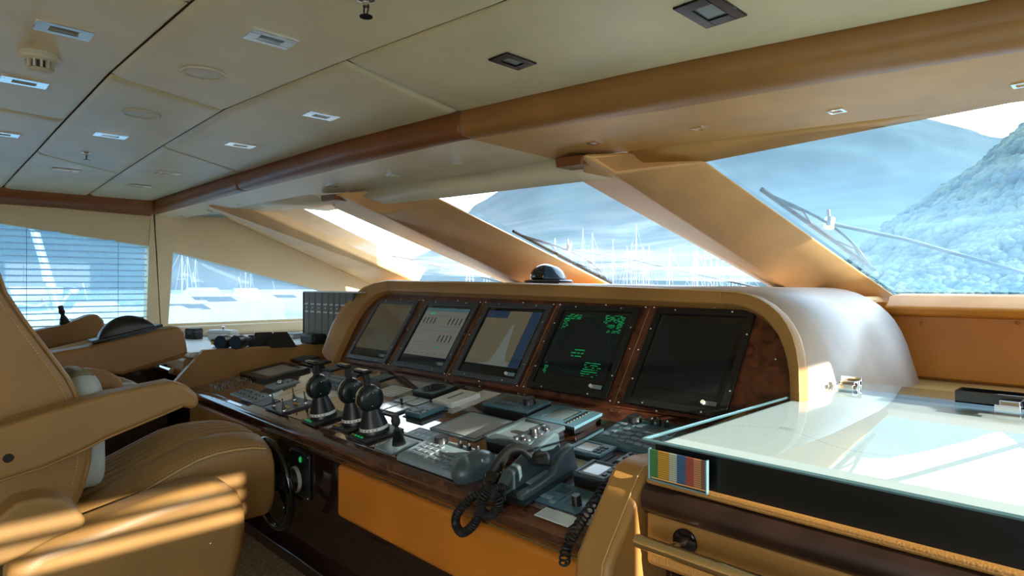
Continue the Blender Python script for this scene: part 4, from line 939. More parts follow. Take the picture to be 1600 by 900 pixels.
# pillow tucked between the backrest and the seat
pl = thing('throw_pillow', 'pale blue-grey pillow squeezed between the chair back and the armrest', 'pillow', (-2.86, .50, .62))
yb = atX(150, 700, -2.66).y; yf = atX(170, 700, -2.66).y
def sup(u, v, c, h, p=.45):
    a = 2*math.pi*u; b = math.pi*(v-.5); s = lambda x: math.copysign(abs(x)**p, x)
    return c[0]+h[0]*s(math.cos(b))*s(math.cos(a)), c[1]+h[1]*math.cos(b)**.8*s(math.sin(a))*(1+.05*math.sin(7*a+9*v)), c[2]+h[2]*s(math.sin(b))
zt, zb_ = atX(160, 580, -2.66).z, atX(160, 768, -2.66).z
mb = MB().grid(lambda u, v: sup(u, v, (-2.85, yf-.06-.03*(v-.5), (zt+zb_)/2), (.20, .06, (zt-zb_)/2)), 48, 24); mb.build('cover', 'pillow_cloth', pl, ang=180)
t = thing('seat_cushion_bag', 'khaki cushion edge showing above the near armrest', 'cushion', (-2.8, .46, .95))
MB().ext(prof(-2.70, [(112, 582), (148, 580), (152, 600), (156, 622), (130, 640), (108, 610)]), (-.20, 0, 0)).build('cover', 'khaki_cloth', t, bevel=.02, seg=4)

chair2 = thing('helm_chair', 'second helm chair further left, its armrests carrying a black dome and a joystick', 'chair', (-4.1, .6, 0), group='helm chairs')
e2 = [(.35, .80), (.5, .80), (.65, .805), (.80, .81), (.90, .805), (.94, .79), (.96, .75)]
seat_mesh(-3.83, -4.36, e2, .62, .02, 9).build('seat_cushion', 'seat_leather', chair2, ang=70)
a1_ = MB().ext(prof(-3.74, [(60, 556), (80, 552), (144, 541), (160, 537), (256, 514), (280, 510), (289, 520), (294, 549), (289, 559), (192, 586), (160, 582), (110, 578), (60, 572)]), (-.15, 0, 0)).build('armrest', 'pod_leather', chair2, bevel=.018, seg=5)
MB().tube([p+Vector((.0, 0, .008)) for p in prof(-3.74, [(292, 553), (250, 566), (192, 584)])], .004, 6).build('armrest_piping', 'brown_leather', a1_)
# black palm-rest dome on its base plate
u0, u1 = atX(146, 539, -3.75), atX(256, 512, -3.75); ax = (u1-u0).normalized()
c_ = (u0+u1)/2+Vector((-.072, 0, .006)); ang_ = math.atan2(ax.z, ax.y)
dm = thing('trackball_dome', 'black dome shaped control on top of the far armrest pod', 'control', tuple(c_), (ang_, 0, 0))
L_ = (u1-u0).length/2
MB().box(-.062, .062, -L_, L_, -.002, .014).build('base_plate', 'black_plastic', dm, world=False, bevel=.004)
MB().grid(lambda u, v: (.050*math.cos(math.pi*u)*(1-.25*abs(2*v-1)**3), -L_*.80+L_*1.6*v, .014+.085*math.sin(math.pi*u)**.7*math.sin(math.pi*min(1, max(0, v)))**.65), 24, 24).build('dome', 'black_plastic', dm, world=False, ang=60)
MB().box(-.03, .03, L_*.15, L_*.45, .07, .09, Matrix.Rotation(R(-14), 4, 'X')).build('screen_window', 'gloss_black', dm, world=False, bevel=.004)
a2_ = MB().ext(prof(-4.40, [(40, 522), (60, 516), (100, 508), (138, 493), (152, 491), (162, 500), (166, 513), (150, 528), (80, 545), (40, 550)]), (-.13, 0, 0)).build('armrest', 'pod_leather', chair2, bevel=.016, seg=5)
pj = atX(101, 504, -4.46)
jj = thing('joystick', 'small black joystick on the armrest beside the blinds', 'joystick', tuple(pj), (R(12), 0, 0))
MB().lathe([(.026, -.01), (.026, .004), (.022, .010), (.020, .022), (.012, .040), (.009, .050)], None, 20).build('boot', 'rubber', jj, world=False)
MB().lathe([(.009, .048), (.013, .056), (.017, .066), (.013, .078), (.014, .096), (.012, .102), (.0005, .103)], None, 20).build('handle', 'rubber', jj, world=False)
MB().ext(prof(-3.95, [(-150, 330), (-40, 430), (30, 520), (60, 600), (-150, 700)]), (-.4, 0, 0)).build('backrest', 'seat_leather', chair2, bevel=.03, seg=4)
MB().cyl((-4.1, .62, 0), (-4.1, .62, .64), .07, 24).lathe([(.19, 0), (.19, .015), (.08, .035)], Matrix.Translation((-4.1, .62, 0))).build('pedestal', 'brushed_steel', chair2)

# =====================================================================================  CHART TABLE
tb = thing('chart_table', 'glass topped chart table with dark wood and tan leather front', 'table', (.3, 1.9, 0))
TX0, TX1, TY0, TY1 = -.862, 1.49, 1.295, 2.535
tl_ = [(TX0-.012, TY0), (TX0+.015, TY1), (TX1, TY1), (TX1, TY0)]
gt = MB().ext([Vector((x, y, .982)) for x, y in tl_], (0, 0, .018)).build('glass_top', 'clear_glass', tb, bevel=.006, seg=3)
MB().tube([Vector((TX0-.010, TY0+.004, .981)), Vector((TX1, TY0+.004, .981))], .0045, 8).tube([Vector((TX0-.010, TY0+.004, .981)), Vector((TX0+.016, TY1, .981))], .0045, 8).build('glass_edge', 'clear_edge', tb)
MB().box(TX0+.02, TX1, TY0+.034, TY1-.02, .93, .9745).build('table_top', 'light_plastic', tb, bevel=.003)
MB().box(TX0+.04, TX1, TY0+.03, TY1-.03, .885, .935).build('glass_front', 'smoked_plastic', tb)
MB().box(TX0+.02, TX1, TY0+.012, TY0+.032, .893, .974).build('front_band', 'deep_black', tb, label='black glossy band under the glass top')
MB().box(TX0+.005, TX1, TY0-.008, TY0+.10, .879, .894).build('leather_strip', 'tan_leather', tb, bevel=.006)
ws = [(0, TY0+.03, .884), (0, TY0+.004, .882), (0, TY0-.014, .866), (0, TY0-.022, .845), (0, TY0-.018, .822), (0, TY0-.004, .808), (0, TY0+.03, .802)]
MB().ext([Vector(p)+Vector((TX0+.0, 0, 0)) for p in ws], (TX1-TX0, 0, 0)).build('wood_strip', 'strip_wood', tb, ang=60)
MB().box(TX0, TX1, TY0+.0, TY0+.10, .68, .81).build('leather_front', 'tan_leather', tb, bevel=.012, seg=4)
MB().box(TX0+.0, TX1, TY0+.09, TY1, 0, .885).build('cabinet', 'lacquer_wood', tb, bevel=.003)
MB().box(TX0+.06, TX1, TY0+.012, TY0+.1, .06, .675).build('drawer_front', 'lacquer_wood', tb, bevel=.004)
# charts under the glass
def sheet(nm, q, z, mat, label, grp=None):
    pts = [atZ(x, y, z) for x, y in q]
    o = MB().ext(pts, (0, 0, .0006)).build(nm, mat, at=tuple(pts[0]), smooth=False); tag(o, label, 'chart', grp); return o
ch = MB().box(TX0+.030, -.02, TY0+.030, 2.40, .9750, .9758).build('nautical_chart', 'chart_paper', at=(-.45, 1.9, .975), smooth=False)
tag(ch, 'large white chart sheet lying under the glass of the chart table', 'chart', 'charts under the glass')
mb = MB(); rnd = random.Random(3)
for i in range(46):
    x = -.80+.011*i; y = 1.62+.05*math.sin(i*.16); mb.box(x, x+.006, y, y+.002, .9758, .9761)
for i in range(9): mb.box(-.70+.004*i, -.698+.004*i, 1.68, 1.70, .9758, .9761)
mb.build('printed_soundings', 'pad_grey', ch)
c2 = MB().box(.0, 1.2, TY0+.034, 2.3, .9750, .9757, Matrix.Translation((0, 0, 0))).build('nautical_chart', 'paper', at=(.6, 1.8, .975), smooth=False)
tag(c2, 'second chart sheet at the right edge under the glass', 'chart', 'charts under the glass')
# coloured tab holder fixed to the front
t = thing('colour_tab_holder', 'clear holder with coloured index strips hanging under the table corner', 'card holder', tuple(atY(1017, 730, TY0-.012)))
a_, b_ = atY(1017, 700, TY0-.012), atY(1103, 760, TY0-.012)
y_ = TY0-.016; zt_, zb2 = a_.z-.0, atY(1017, 745, TY0-.012).z
x_ = a_.x; xw = b_.x-a_.x
cuts = [0, .15, .36, .50, .66, .80, .93, 1.0]; cols = ['green_strip', 'amber_strip', 'grey_strip', 'blue_strip', 'red_strip', 'coral_strip', 'brown_strip']
for c0, c1, cl in zip(cuts, cuts[1:], cols):
    s_ = MB().box(x_+xw*c0, x_+xw*c1, y_+.001, y_+.006, zb2+.002, zt_-.002).build('index_strip', cl, t, smooth=False)
mb = MB()
for i in range(14): mb.box(x_, x_+xw, y_+.0004, y_+.001, zb2+.004+i*(zt_-zb2)/14, zb2+.0046+i*(zt_-zb2)/14)
mb.build('ruled_lines', 'groove', t, smooth=False)
MB().box(x_-.003, x_+xw+.004, y_-.0025, y_-.0005, zb2-.003, zt_).build('sleeve', 'clear_acrylic', t, smooth=False)
MB().box(x_-.004, x_-.001, y_-.003, y_+.008, zb2-.004, zt_).box(x_+xw+.002, x_+xw+.005, y_-.003, y_+.008, zb2-.004, zt_).box(x_-.004, x_+xw+.005, y_-.003, y_+.008, zb2-.006, zb2-.003).build('sleeve_edge', 'clear_edge', t, smooth=False)
# grab rail
ra = atY(992, 843, 1.205)
t = thing('grab_rail', 'polished steel grab rail along the chart table front', 'rail', tuple(ra))
MB().lathe([(.0005, 0), (.010, .001), (.0145, .005), (.0155, .012), (.0155, 1.9)], Matrix.Translation(ra) @ Matrix.Rotation(R(90), 4, 'Y'), 28).build('bar', 'brass_steel', t)
for q in (atY(1071, 846, TY0), Vector((.35, TY0, ra.z+.018))):
    MB().lathe([(.030, 0), (.030, .006), (.024, .009), (.0005, .009)], Matrix.Translation(q) @ Matrix.Rotation(R(90), 4, 'X'), 32).build('flange', 'steel_dark_gloss', t)
    MB().cyl(q+Vector((0, -.005, 0)), Vector((q.x, ra.y, ra.z)), .008, 16).build('bracket', 'brass_steel', t)
# hinges and pen tray on the glass
for px, py in ((1325, 606), (1578, 640)):
    p = atZ(px, py, 1.001); M = Matrix.Translation(p)
    hg = MB().box(-.034, .034, .034, .040, -.01, .036, M).box(-.012, .012, -.02, .036, .0, .010, M).build('hinge', 'chrome', tb, bevel=.001, label='chrome hinge of the glass lid')
    MB().box(-.03, .03, -.045, -.010, 0, .016, M).build('clamp', 'chrome', hg, bevel=.002)
    MB().box(-.024, .024, -.006, .030, .002, .024, M).build('clamp', 'chrome', hg, bevel=.002)
    MB().cyl(p+Vector((-.028, .002, .012)), p+Vector((.028, .002, .012)), .007, 14).build('pin', 'steel_dark_gloss', hg)
p = atZ(1492, 628, 1.001)
t = thing('pen_tray', 'long open black tray at the back of the glass table', 'tray', tuple(p))
MB().box(0, .55, 0, .09, .0, .004).box(0, .004, 0, .09, 0, .036).box(.546, .55, 0, .09, 0, .036).box(.004, .546, 0, .004, 0, .036).box(.004, .546, .086, .09, 0, .036).build('tray_box', 'gloss_black', t, world=False)
MB().box(.01, .54, .01, .08, .004, .006).build('tray_lining', 'groove', t, world=False)

# =====================================================================================  LEFT COUNTER AND WHAT STANDS ON IT
SZ = .93
ct = thing('side_counter', 'white topped counter along the left windows', 'counter', (-4.9, 2.4, 0))
MB().box(-5.59, -4.265, 1.30, 3.45, SZ-.035, SZ).build('counter_top', 'white_plastic', ct, bevel=.006)
MB().box(-5.59, -4.265, 1.36, 3.45, 0, SZ-.035).build('cabinet', 'lacquer_wood', ct, bevel=.004)
MB().box(-5.59, -4.62, -.6, 1.27, 0, .80).build('cabinet', 'lacquer_wood', ct, bevel=.004)
MB().box(-5.59, -4.60, -.6, 1.26, .80, .83).build('counter_top', 'dash_wood', ct, bevel=.006)
MB().box(-5.59, -4.275, 1.27, 1.36, SZ-.17, SZ-.04).build('leather_front', 'tan_leather', ct, bevel=.02, seg=4)
a, b = atY(246, 573, 1.21), atY(275, 584, 1.21)
a = Vector((-5.0, 1.22, .81)); b = Vector((-4.36, 1.22, .81))
h = MB().cyl(a, b, .017, 20).build('grab_handle', 'chrome', ct)
for xx in (-4.9, -4.46): MB().cyl((xx, 1.22, .81), (xx, 1.28, .81), .008, 12).build('handle_bracket', 'chrome', ct)
# binders
xs = [475, 483.5, 493, 503.5, 513.5, 522, 531, 541, 552]
marks = []
protob = None
by = 2.29
for i in range(8):
    x0, x1 = atY(xs[i], 490, by).x+.001, atY(xs[i+1], 490, by).x-.001
    wv = x1-x0
    if protob is None:
        t = thing('ring_binder', 'leftmost grey ring binder standing at the window end of the row', 'binder', (x0, by, SZ), group='grey ring binders on the side counter')
        MB().box(0, wv, 0, .27, 0, .37).build('cover', 'binder_grey', t, world=False, bevel=.002, seg=1)
        sp1 = MB().box(wv*.12, wv*.88, -.001, 0, .02, .35).build('spine', 'binder_grey', t, world=False)
        mb = MB(); rnd = random.Random(9)
        for z0_, n_ in ((.275, 4), (.215, 4)):
            for k in range(n_): xx = wv*(.2+.15*k); mb.box(xx, xx+wv*.1, -.0018, -.001, z0_, z0_+.009+.004*(k % 2))
        mb.box(wv*.42, wv*.58, -.0018, -.001, .248, .256); mb.build('title', 'label_white', sp1, world=False)
        protob = t; w0 = wv
    else:
        t = dup(protob, (x0, by, SZ), None, ['', 'second grey ring binder from the window end of the row', 'third grey ring binder from the window end', 'fourth and widest grey ring binder in the row', 'fifth grey ring binder from the window end', 'sixth grey ring binder from the window end', 'seventh grey ring binder, next to last before the hood', 'last grey ring binder, half hidden by the console hood'][i])
        t.scale = (wv/w0, 1, 1)
t = thing('binder_shelf', 'thin grey shelf board lying on top of the ring binders', 'shelf', (-4.5, 2.4, SZ+.37)); MB().box(atY(474, 450, by).x, atY(562, 450, by).x, by-.004, by+.28, SZ+.371, SZ+.379).build('board', 'pad_grey', t, bevel=.001)
MB().box(atY(474, 450, by).x-.006, atY(474, 450, by).x-.001, by-.002, by+.28, SZ, SZ+.371).build('side_board', 'binder_edge', t)
def shelfthing(name, label, cat, px, py, rz=0): return thing(name, label, cat, tuple(atZ(px, py, SZ)), (0, 0, R(rz)))
t = thing('camera_case', 'small black ribbed case at the foot of the window post', 'case', (-5.33, 1.655, SZ), (0, 0, R(25)))
MB().box(-.055, .055, -.04, .04, 0, .085).build('body', 'rubber', t, world=False, bevel=.008); MB().box(-.057, .057, -.042, .042, .055, .062).build('lid_seam', 'grey_plastic', t, world=False); MB().box(-.02, .02, -.046, -.04, .04, .07).build('latch', 'grey_plastic', t, world=False, bevel=.002)
t = shelfthing('storage_box', 'white rounded box standing on the sill behind the binoculars', 'box', 349, 530, 25)
MB().box(-.12, .12, -.05, .05, 0, .075).build('body', 'white_plastic', t, world=False, bevel=.015, seg=4); MB().box(-.122, .122, -.052, .052, .048, .051).build('lid_seam', 'pad_grey', t, world=False); MB().lathe([(.008, .07), (.008, .095), (.014, .098), (.0005, .104)], None, 14).build('cap', 'chrome', t, world=False)
t = shelfthing('camera_strap', 'rolled black strap with a small yellow patch beside the binoculars', 'strap', 341, 542, 20)
MB().tube([(.045*math.cos(a), .03*math.sin(a), .030+.012*math.sin(2*a)) for a in [2*math.pi*i/30 for i in range(30)]], .014, 10, True).build('band', 'rubber', t, world=False)
MB().box(-.012, .012, -.047, -.043, .02, .042).build('patch', 'yellow_cap', t, world=False)
t = shelfthing('binoculars', 'dark blue-black binoculars lying on the white counter', 'binoculars', 368, 545, 40); t.scale = (1.25, 1.25, 1.35)
for x in (-.042, .042):
    br = MB().lathe([(.0005, -.075), (.034, -.075), (.036, -.03), (.030, .0), (.022, .05), (.020, .075), (.0005, .075)], Matrix.Translation((x, 0, .037)) @ Matrix.Rotation(R(-90), 4, 'X'), 26).build('barrel', 'black_plastic', t, world=False)
    MB().lathe([(.0005, -.078), (.029, -.078), (.029, -.074)], Matrix.Translation((x, 0, .037)) @ Matrix.Rotation(R(-90), 4, 'X'), 26).build('lens', 'blue_lacquer', br, world=False)
    MB().lathe([(.023, .068), (.026, .072), (.026, .092), (.018, .095), (.0005, .095)], Matrix.Translation((x, 0, .037)) @ Matrix.Rotation(R(-90), 4, 'X'), 22).build('eyecup', 'rubber', br, world=False)
MB().box(-.02, .02, -.02, .045, .028, .046).cyl((0, -.02, .05), (0, .03, .05), .010, 14).build('bridge', 'black_plastic', t, world=False, bevel=.003)
for i, (q, lab) in enumerate((([(383, 543), (403, 513), (439, 516), (430, 541)], 'black folded cover standing like a tent behind the smaller one'), ([(415, 542), (438, 516), (461, 540), (420, 544)], 'small black folded tent-shaped cover nearest the console panel'))):
    a = atZ(q[0][0], q[0][1], SZ); c = atZ(q[2][0] if i == 0 else q[2][0], q[2][1]+(24 if i == 0 else 0), SZ)
    d_ = (c-a); d_.z = 0; L = d_.length; h_ = .10
    t = thing('folded_cover', lab, 'cover', tuple(a), (0, 0, math.atan2(d_.y, d_.x)), 'black folded covers on the side counter')
    n_ = .085
    MB().add([(0, -n_, 0), (L, -n_, 0), (L*.72, 0, h_), (L*.28, 0, h_), (0, n_, 0), (L, n_, 0)], [(0, 1, 2, 3), (4, 3, 2, 5), (0, 3, 4), (1, 5, 2)]).build('flap', 'folder_black', t, world=False, smooth=False, solid=.003)
t = shelfthing('book', 'white book with dark cover lying flat beside the ring binders', 'book', 460, 527, 10)
MB().box(-.10, .10, -.08, .08, 0, .004).box(-.10, .10, -.08, .08, .030, .034).box(-.10, -.096, -.08, .08, 0, .034).build('cover', 'binder_edge', t, world=False); MB().box(-.095, .097, -.077, .077, .004, .030).build('pages', 'paper', t, world=False)
t = shelfthing('cushion', 'dark grey block cushion wedged beside the console hood', 'cushion', 490, 537, 0)
MB().box(-.10, .10, -.06, .06, 0, .075).build('cover', 'rubber', t, world=False, bevel=.02, seg=4)
p = atX(505, 553, CX0+.02); 
# bright access plate at the left foot of the instrument wall
# compass on the hood
p = atY(857, 438.5, 2.62); p.z = 1.371
t = thing('compass', 'glossy black and blue dome compass standing on the console hood', 'compass', tuple(p), (0, 0, R(35))); t.scale = (1.3, 1.3, 1.2)
MB().lathe([(.105, 0), (.107, .008), (.100, .014), (.0005, .014)], None, 40).build('base', 'gloss_black', t, world=False)
MB().ball((-.012, 0, .030), .068, 16, (1, 1, .88)).build('dome', 'gloss_black', t, world=False)
MB().grid(lambda u, v: ((.070+.012*v)*math.cos(R(-95+190*u))*math.cos(R(62*(1-v)))-.004, (.072+.012*v)*math.sin(R(-95+190*u))*math.cos(R(20*(1-v))), .016+.068*math.sin(R(78*(1-v)))*.95), 28, 12).build('visor', 'blue_lacquer', t, world=False, solid=.004, ang=80)

# =====================================================================================  WIPERS
def wiper(label, pane, blade0, blade1, piv, arm1, s=1.0):
    (a, b), (c, d_) = pairs[pane]; n_ = (b-a).cross(c-a).normalized()
    if n_.y < 0: n_ = -n_
    base = a+off+n_*.06
    H = lambda q, e_=0: hit(q[0], q[1], base+n_*e_, n_)
    P_ = H(piv); t = thing('windshield_wiper', label, 'wiper', tuple(P_), group='windshield wipers')
    b0, b1 = H(blade0), H(blade1); m_ = (b0+b1)/2
    bl = MB().tube([b0.lerp(b1, i/12)+n_*.0 for i in range(13)], .011*s, 8).build('blade', 'rubber', t)
    side = (P_-m_); side = side-(b1-b0).normalized()*side.dot((b1-b0).normalized()); 
    q0, q1 = b0.lerp(b1, .06), b0.lerp(b1, .94)
    MB().tube([q0.lerp(q1, i/12)+side*math.sin(math.pi*i/12)*1.0 for i in range(13)], .007*s, 8).build('blade_bow', 'steel_dark_gloss', t)
    for f0, f1 in ((.12, .42), (.58, .88)):
        z0_ = b0.lerp(b1, f0); z1_ = b0.lerp(b1, f1); MB().tube([z0_, z0_.lerp(z1_, .5)+side*.55, z1_], .005*s, 6).build('blade_bow', 'steel_dark_gloss', t)
    A1 = H(arm1, .04); dd = (A1-P_).normalized().cross(n_)*.014
    MB().tube([P_, P_.lerp(A1, .3)+n_*.02, A1], .006*s, 8).tube([P_+dd, P_.lerp(A1, .3)+n_*.02+dd, A1+dd], .005*s, 8).build('arm', 'dark_steel', t)
    MB().cyl(P_-n_*.02, P_+n_*.03, .022*s, 14).tube([P_, P_+Vector((-.005, 0, .07))], .008*s, 8).build('joint', 'brushed_steel', t)
wiper('wiper on the leftmost windshield pane', 0, (495, 364), (645, 434), (573, 393), (785, 441))
wiper('wiper on the middle windshield pane, behind the compass', 1, (802, 361), (955, 442), (888, 390), (1185, 450))
wiper('chrome wiper on the big right windshield pane', 2, (1190, 296), (1366, 421), (1296, 350), (1680, 450), 1.1)

# =====================================================================================  OUTSIDE
WZ = -3.5
def out(px, dist): 
    r_ = ray(px, 445); r_.z = 0; r_.normalize(); return Vector((r_.x*dist, r_.y*dist, WZ))
def elev(px, py): r_ = ray(px, py); return r_.z/math.hypot(r_.x, r_.y)
wt = MB().grid(lambda u, v: (lerp(-1500, 1500, u), lerp(-300, 1600, v), WZ), 8, 8).build('harbour_water', 'water', at=(0, 0, WZ)); tag(wt, 'pale harbour water outside the windows', 'water', None, 'stuff')
far = [(-900, 230), (-300, 215), (0, 225), (240, 300), (350, 360), (430, 398), (500, 422), (600, 424), (680, 395), (740, 335), (850, 275), (950, 250), (1103, 222), (1250, 205), (1385, 203), (1430, 209), (1500, 222), (1545, 236), (1580, 240), (1640, 245), (1900, 260)]
near = [(1160, 447), (1250, 438), (1330, 415), (1400, 352), (1450, 318), (1500, 284), (1545, 250), (1600, 205), (1650, 190), (1750, 205), (1900, 260), (2300, 380)]
def terrain(prof_, d0, d1, nu, nv, px0, px1, amp, fr, hs=1):
    def fn(u, v):
        px = lerp(px0, px1, u); h_ = elev(px, interp(prof_, px))*d1*hs+EYE
        d = lerp(d0, d1, v) if v <= .999 else d1; p = out(px, d)
        z = lerp(WZ-1, h_, math.sin(v*math.pi/2)**1.25)
        z += amp*noise.fractal(Vector((p.x*fr, p.y*fr, 3.1)), .9, 2.1, 5)*min(1, v*3)
        return (p.x, p.y, z)
    return MB().grid(fn, nu, nv)
m1 = terrain(far, 650, 2400, 420, 40, -900, 1900, 9, .008).build('mountain', 'far_forest_hazed', at=tuple(out(1200, 700)), ang=180); tag(m1, 'hazy blue forested mountain filling the windshield background', 'mountain')
m2 = terrain(near, 190, 420, 220, 60, 1160, 2300, 4, .04, .93)
hill = m2.build('hill', 'near_forest_hazed', at=tuple(out(1500, 300)), ang=180); tag(hill, 'nearer wooded hill slope in the right windshield pane', 'hill')
# tree crowns of the near slope: past counting, one object
rnd = random.Random(11); mb = MB()
base_s = []
for k in range(5):
    for i in range(7):
        a = math.pi*(k/4-.5); b = 2*math.pi*i/7; base_s.append((math.cos(a)*math.cos(b), math.cos(a)*math.sin(b), math.sin(a)))
bf = [(k*7+i, k*7+(i+1) % 7, (k+1)*7+(i+1) % 7, (k+1)*7+i) for k in range(4) for i in range(7)]
for k in range(8500):
    px = rnd.uniform(1200, 1720); v = rnd.random()**.9; d = lerp(190, 420, v); h_ = elev(px, interp(near, px))*420*.93+EYE
    z = lerp(WZ-1, h_, math.sin(v*math.pi/2)**1.25); p = out(px, d); r_ = rnd.uniform(1.0, 2.5)*(.7+.5*v)
    z += 4*noise.fractal(Vector((p.x*.04, p.y*.04, 3.1)), .9, 2.1, 5)*min(1, v*3)
    sx, sy_, sz = rnd.uniform(.8, 1.2), rnd.uniform(.8, 1.2), rnd.uniform(.9, 1.4)
    mb.add([(p.x+q[0]*r_*sx*(1+.3*rnd.uniform(-1, 1)), p.y+q[1]*r_*sy_*(1+.3*rnd.uniform(-1, 1)), z+r_*.5+q[2]*r_*sz) for q in base_s], bf)
mb.f = [f for f in mb.f]
fo = mb.build('tree_crowns', 'near_forest_hazed', hill, ang=180); fo['kind'] = 'stuff'
# ridge trees on the far mountain
# sailing boats in the marina
def hull_mb(L, Bm, H):
    rings = []
    for i in range(13):
        u = i/12; y = lerp(-L/2, L/2, u); w_ = Bm/2*(math.sin(math.pi*min(1, .22+u*.78)))**.6 if u < .999 else .02
        rings.append([(-w_, y, H*(1+.15*u)), (-w_*.9, y, H*.4), (-w_*.35, y, -.2), (w_*.35, y, -.2), (w_*.9, y, H*.4), (w_, y, H*(1+.15*u))])
    return MB().loft(rings)
sb = None
SBL = 'hazy white sailing boat with a bare mast in the marina beyond the middle windshield pane'
masts = [(867, 372), (893, 377), (912, 356), (929, 364), (958, 374), (982, 384), (990, 379), (1006, 386), (1016, 383), (1051, 387), (1086, 392), (1093, 388), (1105, 390), (1112, 396), (1123, 400), (1132, 404), (1146, 408), (1161, 412), (1168, 418), (760, 392), (735, 398)]
ml = [(279, 393), (292, 398), (306, 402), (381, 418), (391, 420)]
alls = [(x, y, SBL, 'sailing boats beyond the middle pane') for x, y in masts]+[(997, 350, 'tallest white sailing mast behind the middle windshield pane', 'sailing boats beyond the middle pane')]+[(x, y-5, 'pale sailing boat mast seen through the small left side window', 'sailing boats beyond the left window') for x, y in ml]
ORD = ['leftmost', 'second', 'third', 'fourth', 'fifth', 'sixth', 'seventh', 'eighth', 'ninth', 'tenth', 'eleventh', 'twelfth', 'thirteenth', 'fourteenth', 'fifteenth', 'sixteenth', 'seventeenth', 'eighteenth', 'nineteenth', 'twentieth', 'twenty-first', 'rightmost']
for gname, wh in (('sailing boats beyond the middle pane', 'beyond the front panes'), ('sailing boats beyond the left window', 'beyond the small side window')):
    ix = sorted([i for i, a in enumerate(alls) if a[3] == gname], key=lambda i: alls[i][0])
    for n_, i in enumerate(ix):
        if 'tallest' in alls[i][2]: continue
        o_ = 'rightmost' if n_ == len(ix)-1 else ORD[n_]+('' if n_ == 0 else ' from the left')
        alls[i] = (alls[i][0], alls[i][1], 'pale sailing boat, mast %s %s' % (o_, wh), gname)
for i, (px, py, lab, grp) in enumerate(alls):
    dist = 85+(i*5 % 11)*13; pos = out(px, dist); H_ = elev(px, py)*dist+EYE-WZ
    if sb is None:
        sb = thing('sailing_boat', lab, 'boat', tuple(pos), (0, 0, R(40)), grp)
        hull_mb(11, 3.2, 1.1).build('hull', 'hull_white', sb, world=False); MB().box(-1, 1, -2.5, 2.2, 1.0, 1.6).build('cabin', 'hull_white', sb, world=False, bevel=.15)
        MB().cyl((0, .6, 1.2), (0, .6, 10), .075, 8).build('mast', 'mast_metal', sb, world=False)
        MB().cyl((0, .6, 2.4), (0, -3.4, 2.4), .07, 8).build('boom', 'mast_metal', sb, world=False)
        MB().cyl((0, 5.4, 1.3), (0, .6, 9.8), .02, 5).cyl((0, -5.2, 1.2), (0, .6, 9.9), .02, 5).cyl((-1.4, .4, 1.2), (0, .6, 9.2), .02, 5).cyl((1.4, .4, 1.2), (0, .6, 9.2), .02, 5).cyl((-.8, .6, 6), (.8, .6, 6), .03, 5).build('rigging', 'mast_metal', sb, world=False)
        o = sb
    else:
        o = dup(sb, tuple(pos), (0, 0, R(20+i*23 % 70)), lab); o['group'] = grp
    o.scale = (1, 1, H_/10)
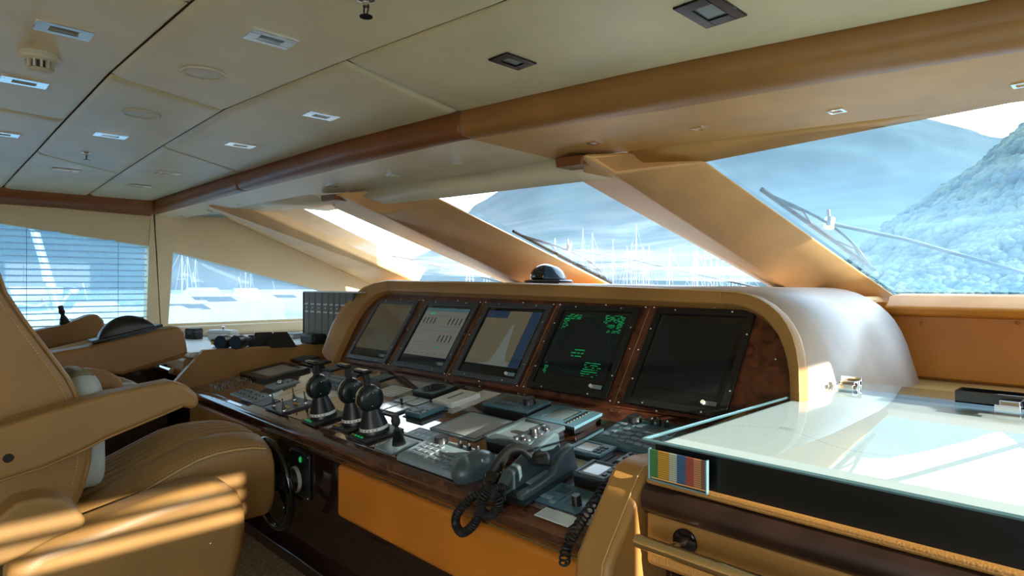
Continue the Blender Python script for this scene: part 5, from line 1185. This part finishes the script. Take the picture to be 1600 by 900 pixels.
# motor yachts seen through the left windows
yt = None
for i, (px, dist, lab, sc_) in enumerate(((300, 74, 'white motor yacht at the left of the small side window', 1.0), (345, 92, 'white motor yacht with a raked cabin in the middle of the small side window', 1.15), (405, 112, 'white motor yacht further right behind the side window', 1.1), (450, 132, 'faint white motor yacht nearest the ring binders', 1.0), (20, 46, 'white motor yacht showing behind the left blind', .95), (190, 60, 'white motor yacht at the right side of the blind', .9))):
    pos = out(px, dist)
    if yt is None:
        yt = thing('motor_yacht', lab, 'boat', tuple(pos), (0, 0, R(-22)), 'white motor yachts in the marina')
        hull_mb(14, 4.2, 1.9).build('hull', 'hull_white', yt, world=False)
        MB().ext([(-1.6, -4.5, 1.8), (-1.6, 3.2, 1.8), (-1.6, 1.2, 3.2), (-1.6, -4.2, 3.2)], (3.2, 0, 0)).build('cabin', 'hull_white', yt, world=False, bevel=.15)
        MB().ext([(-1.64, -3.6, 2.3), (-1.64, 2.0, 2.3), (-1.64, 1.1, 2.9), (-1.64, -3.4, 2.9)], (3.28, 0, 0)).build('cabin_window', 'boat_window', yt, world=False)
        MB().ext([(-1.2, -3.8, 3.2), (-1.2, .2, 3.2), (-1.2, -.5, 3.9), (-1.2, -3.4, 3.9)], (2.4, 0, 0)).cyl((0, -2.5, 3.8), (0, -2.9, 5.6), .06, 8).build('flybridge', 'hull_white', yt, world=False, bevel=.08)
        MB().tube([(-1.8, 0, 2.9), (-1.7, 4, 3.0), (0, 6.6, 3.1), (1.7, 4, 3.0), (1.8, 0, 2.9)], .035, 6).build('deck_rail', 'mast_metal', yt, world=False)
        yt.scale = (sc_,)*3
    else:
        o = dup(yt, tuple(pos), (0, 0, R(-34+i*11 % 30)), lab); o.scale = (sc_,)*3
# boat alongside with a leaning white mast and a small arm
dN = 17.0
def op(px, py, dist=dN): r_ = ray(px, py); k_ = dist/math.hypot(r_.x, r_.y); return CAM+r_*k_
t = thing('moored_boat', 'boat moored alongside with a leaning white mast behind the left blind', 'boat', tuple(out(70, dN)))
MB().tube([op(42, 320), op(70, 415), op(96, 500), op(110, 545)], .085, 8).build('mast', 'mast_metal', t)
MB().tube([op(38, 320), op(62, 400), op(70, 440)], .03, 6).build('stay', 'mast_metal', t)
MB().tube([op(95, 478), op(105, 462), op(115, 456)], .04, 8).ball(op(116, 455), .09, 8).build('lamp_arm', 'mast_metal', t)
MB().ext([op(14, 448), op(46, 449), op(44, 470), op(22, 474)], (0, .6, 0)).build('bimini_cloth', 'hull_white', t)
MB().ext([op(-60, 492), op(130, 482), op(168, 496), op(170, 506), op(150, 540), op(-60, 545)], (-.6, 2.2, 0)).build('hull', 'hull_white', t)
MB().tube([op(20, 475), op(60, 478), op(80, 470)], .03, 6).tube([op(34, 475), op(36, 460)], .03, 6).tube([op(60, 478), op(66, 465), op(80, 490)], .025, 6).build('rails', 'mast_metal', t)
# quay between the yacht and the marina
qk = MB().box(-46, -24, 8, 19, WZ, WZ+.9).build('quay', 'quay', at=(-40, 17, WZ)); tag(qk, 'pale concrete quay beyond the small left side window', 'quay')
